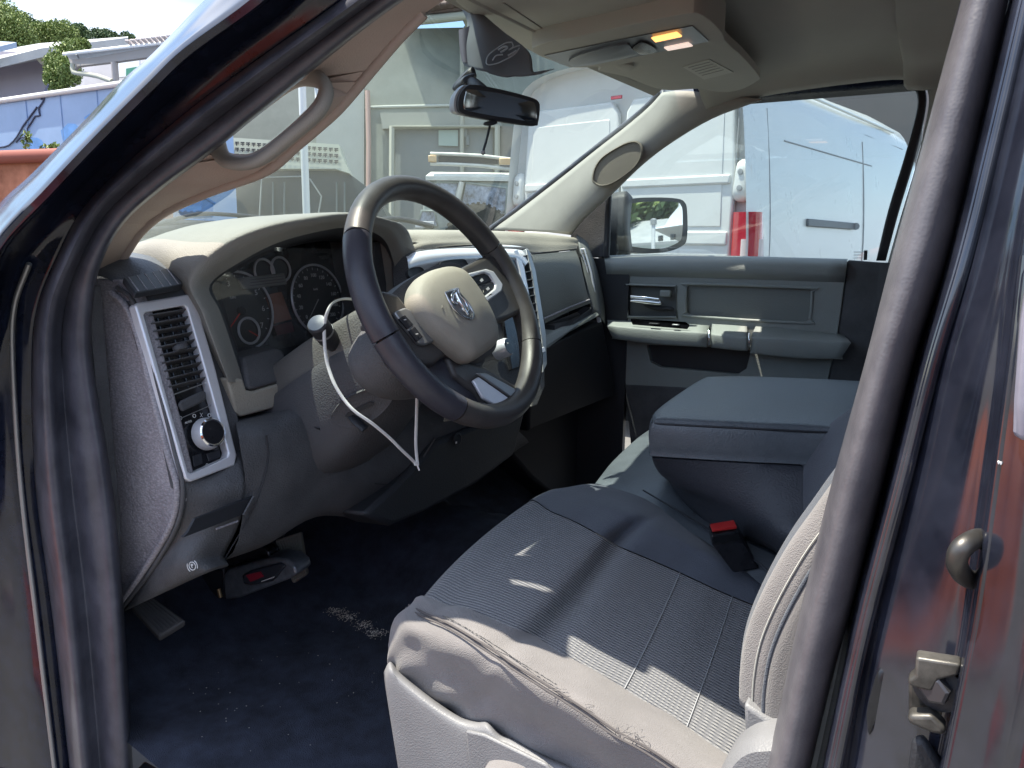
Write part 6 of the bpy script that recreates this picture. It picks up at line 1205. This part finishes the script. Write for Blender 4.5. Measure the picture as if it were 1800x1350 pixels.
# ---- behind the photographer: what the paint and the mirrors reflect
rw = thing('reflector_lorry', 'rust orange lorry body behind the photographer, added unseen to be mirrored in the black paint', 'lorry', (-5.5, -1.5, 0))  # added out of view so its orange shows in the paint
MOR = pm('lorry_orange', (.55, .12, .04), .5, var=.15, vs_=1)
slab('lorry_box', [V((-3.4, -6.5, .4)), V((-3.6, .9, .4)), V((-3.6, .9, 1.35)), V((-3.55, .2, 1.6)), V((-3.4, -6.5, 1.6))], V((-2, 0, 0)), MOR, rw, bevel=.05)
for y in (-5.5, -.3): wheel(rw, (-3.35, y, .45), (-1, 0, 0), .45, .3)
def reflector_tarp(label, x0, x1, y0, y1, h, mat, ph):  # added unseen sheet, shaped to throw its colour onto the pillar paint
    t_ = thing('tarpaulin', label, 'tarpaulin', ((x0+x1)/2, (y0+y1)/2, 0)); rows = []
    for j in range(15):
        r = []
        for i in range(15):
            u, v = i/14, j/14; x, y = x0+(x1-x0)*u, y0+(y1-y0)*v; e = min(1, 5*min(u, 1-u))*min(1, 5*min(v, 1-v))
            r.append(V((x+.03*math.sin(y*5+ph), y, .02+e*(h+.04*math.sin(x*9+y*4+ph)+.03*math.sin(y*11-x*5)))))
        rows.append(r)
    grid('sheet', rows, mat, t_, nu=2, nv=2, solid=.004)
    tube('rope', [rows[0][i]+V((0, 0, .02)) for i in range(15)], .012, MTIE, t_, n=2, seg=6)
reflector_tarp('crumpled orange tarpaulin over a low pile beside the front wing, added unseen as a reflector for the black pillar', -1.5, -.12, 2.55, 4.7, .56, pm('tarpaulin_orange', (.55, .12, .035), .55, var=.12, vs_=3), 0)
reflector_tarp('small dull red tarpaulin on the ground left of the photographer, added unseen as a reflector for the lower pillar', -2.0, -1.08, 1.0, 2.0, .16, pm('tarpaulin_red', (.34, .06, .035), .6, var=.12, vs_=3), 2)
bw = thing('yard_shed', 'pale corrugated shed wall behind the photographer, mirrored in the black paint', 'shed', (-11, 4, 0))
slab('wall', [V((-11, -14, 0)), V((-11, 14, 0)), V((-11, 14, 3.0)), V((-11, -14, 3.0))], V((-3, 0, 0)), MPL2, bw)
slab('roof', [V((-10.7, -14.3, 3.0)), V((-10.7, 14.3, 3.0)), V((-14.3, 14.3, 3.8)), V((-14.3, -14.3, 3.8))], V((0, 0, .1)), MEA, bw)
def RB(px, py, dist):                # where the passenger mirror looks
    p = SM(px, py); d = (p-CAM).normalized(); r = d-2*d.dot(sn)*sn; return p+r*dist
bt_ = thing('white_boat', 'white motor boat on its trailer seen in the passenger side mirror', 'boat', tuple(V((RB(1150, 420, 11).x, RB(1150, 420, 11).y, 0))))
MBT = pm('boat_white', (.70, .71, .72), .35)
b0_ = RB(1116, 398, 11); b1_ = RB(1198, 402, 9); bd = (b1_-b0_); bd.z = 0; bL = bd.length; bd.normalize(); bs = V((-bd.y, bd.x, 0)); bs = bs if bs.dot(b0_-SM(1150, 400)) > 0 else -bs
bb0 = V((b0_.x, b0_.y, 0)); zt_ = RB(1150, 402, 10).z; zb_ = RB(1150, 428, 10).z
def BT(f, s, z): return bb0+bd*bL*f+bs*s+V((0, 0, z))
loft('hull', [[BT(f, w, zt_+u), BT(f, 1-w*.2+.9, zt_+u), BT(f, 1.4, zb_+k), BT(f, .5+w, zb_+k)] for f, w, u, k in ((-.15, .8, .15, .5), (.1, .25, .05, .15), (.5, 0, 0, 0), (1.3, 0, 0, 0))], MBT, bt_, n=0, m=3)
loft('cabin', [[BT(f, .3, zt_), BT(f, 1.5, zt_), BT(f, 1.4, zt_+h), BT(f, .4, zt_+h)] for f, h in ((.15, .05), (.45, .35), (1.1, .42), (1.2, .3))], MBT, bt_, n=0, m=2)
for f in (.6, .85): obox('porthole', BT(f, -.01, zt_-.16), (bd, bs, V((0, 0, 1))), (.16, .03, .09), MBKM, bt_, bevel=.01)
tube('mast', [BT(.35, .5, zt_+.1), BT(.42, .5, zt_+1.1), BT(.7, .5, zt_+1.0), BT(.72, .5, zt_)], .025, MBT, bt_, n=0)
slab('trailer_frame', [BT(.1, .4, zb_-.15), BT(1.2, .4, zb_-.15), BT(1.2, .4, zb_-.05), BT(.1, .4, zb_-.05)], bs*1.2, MVG, bt_)
wheel(bt_, BT(.8, .2, .3), bs, .3, .2)
wr_ = thing('white_rail', 'thin white pole standing in front of the boat in the mirror', 'pole', tuple(V((RB(1148, 430, 5).x, RB(1148, 430, 5).y, 0))))
pz = RB(1148, 395, 5); tube('pole_shaft', [V((pz.x, pz.y, 0)), pz], .018, MBT, wr_, n=0); lathe('pole_cap', pz, (0, 0, 1), [(.03, 0), (.03, .05), (.01, .06)], MVG, wr_, seg=12)
gr_ = thing('shed_roof', 'pale grey roofed shed beyond the boat in the mirror', 'shed', tuple(V((RB(1150, 380, 20).x, RB(1150, 380, 20).y, 0))))
q0, q1 = RB(1085, 384, 24), RB(1240, 384, 20); q2 = RB(1150, 384, 22).z
slab('wall', [V((q0.x, q0.y, 0)), V((q1.x, q1.y, 0)), V((q1.x, q1.y, q2-.8)), V((q0.x, q0.y, q2-.8))], V((.4, -3, 0)), MPL2, gr_)
slab('roof', [V((q0.x, q0.y, q2-.8)), V((q1.x, q1.y, q2-.8)), V((q1.x+.3, q1.y-2.5, q2)), V((q0.x+.3, q0.y-2.5, q2))], V((0, 0, .08)), MEA, gr_)
for i in range(2):
    c = RB(1125+i*55, 372, 27); base = V((c.x, c.y, 0)); t_ = thing('broadleaf_tree', ('light green tree in the left half of the passenger side mirror', 'dark green tree in the right half of the passenger side mirror')[i], 'tree', tuple(base))
    tube('trunk', [base, base+V((0, 0, c.z+1))], .15, MTK, t_, n=0, seg=6)
    leaves('crown', [(V((c.x, c.y, c.z+.9)), 2.6, 1.6), (V((c.x+1.5, c.y, c.z+2.2)), 2.4, 1.6), (V((c.x-1.6, c.y, c.z+.2)), 2.2, 1.5)], 6000, .22, LF2 if i % 2 else LF1, t_, 30+i)
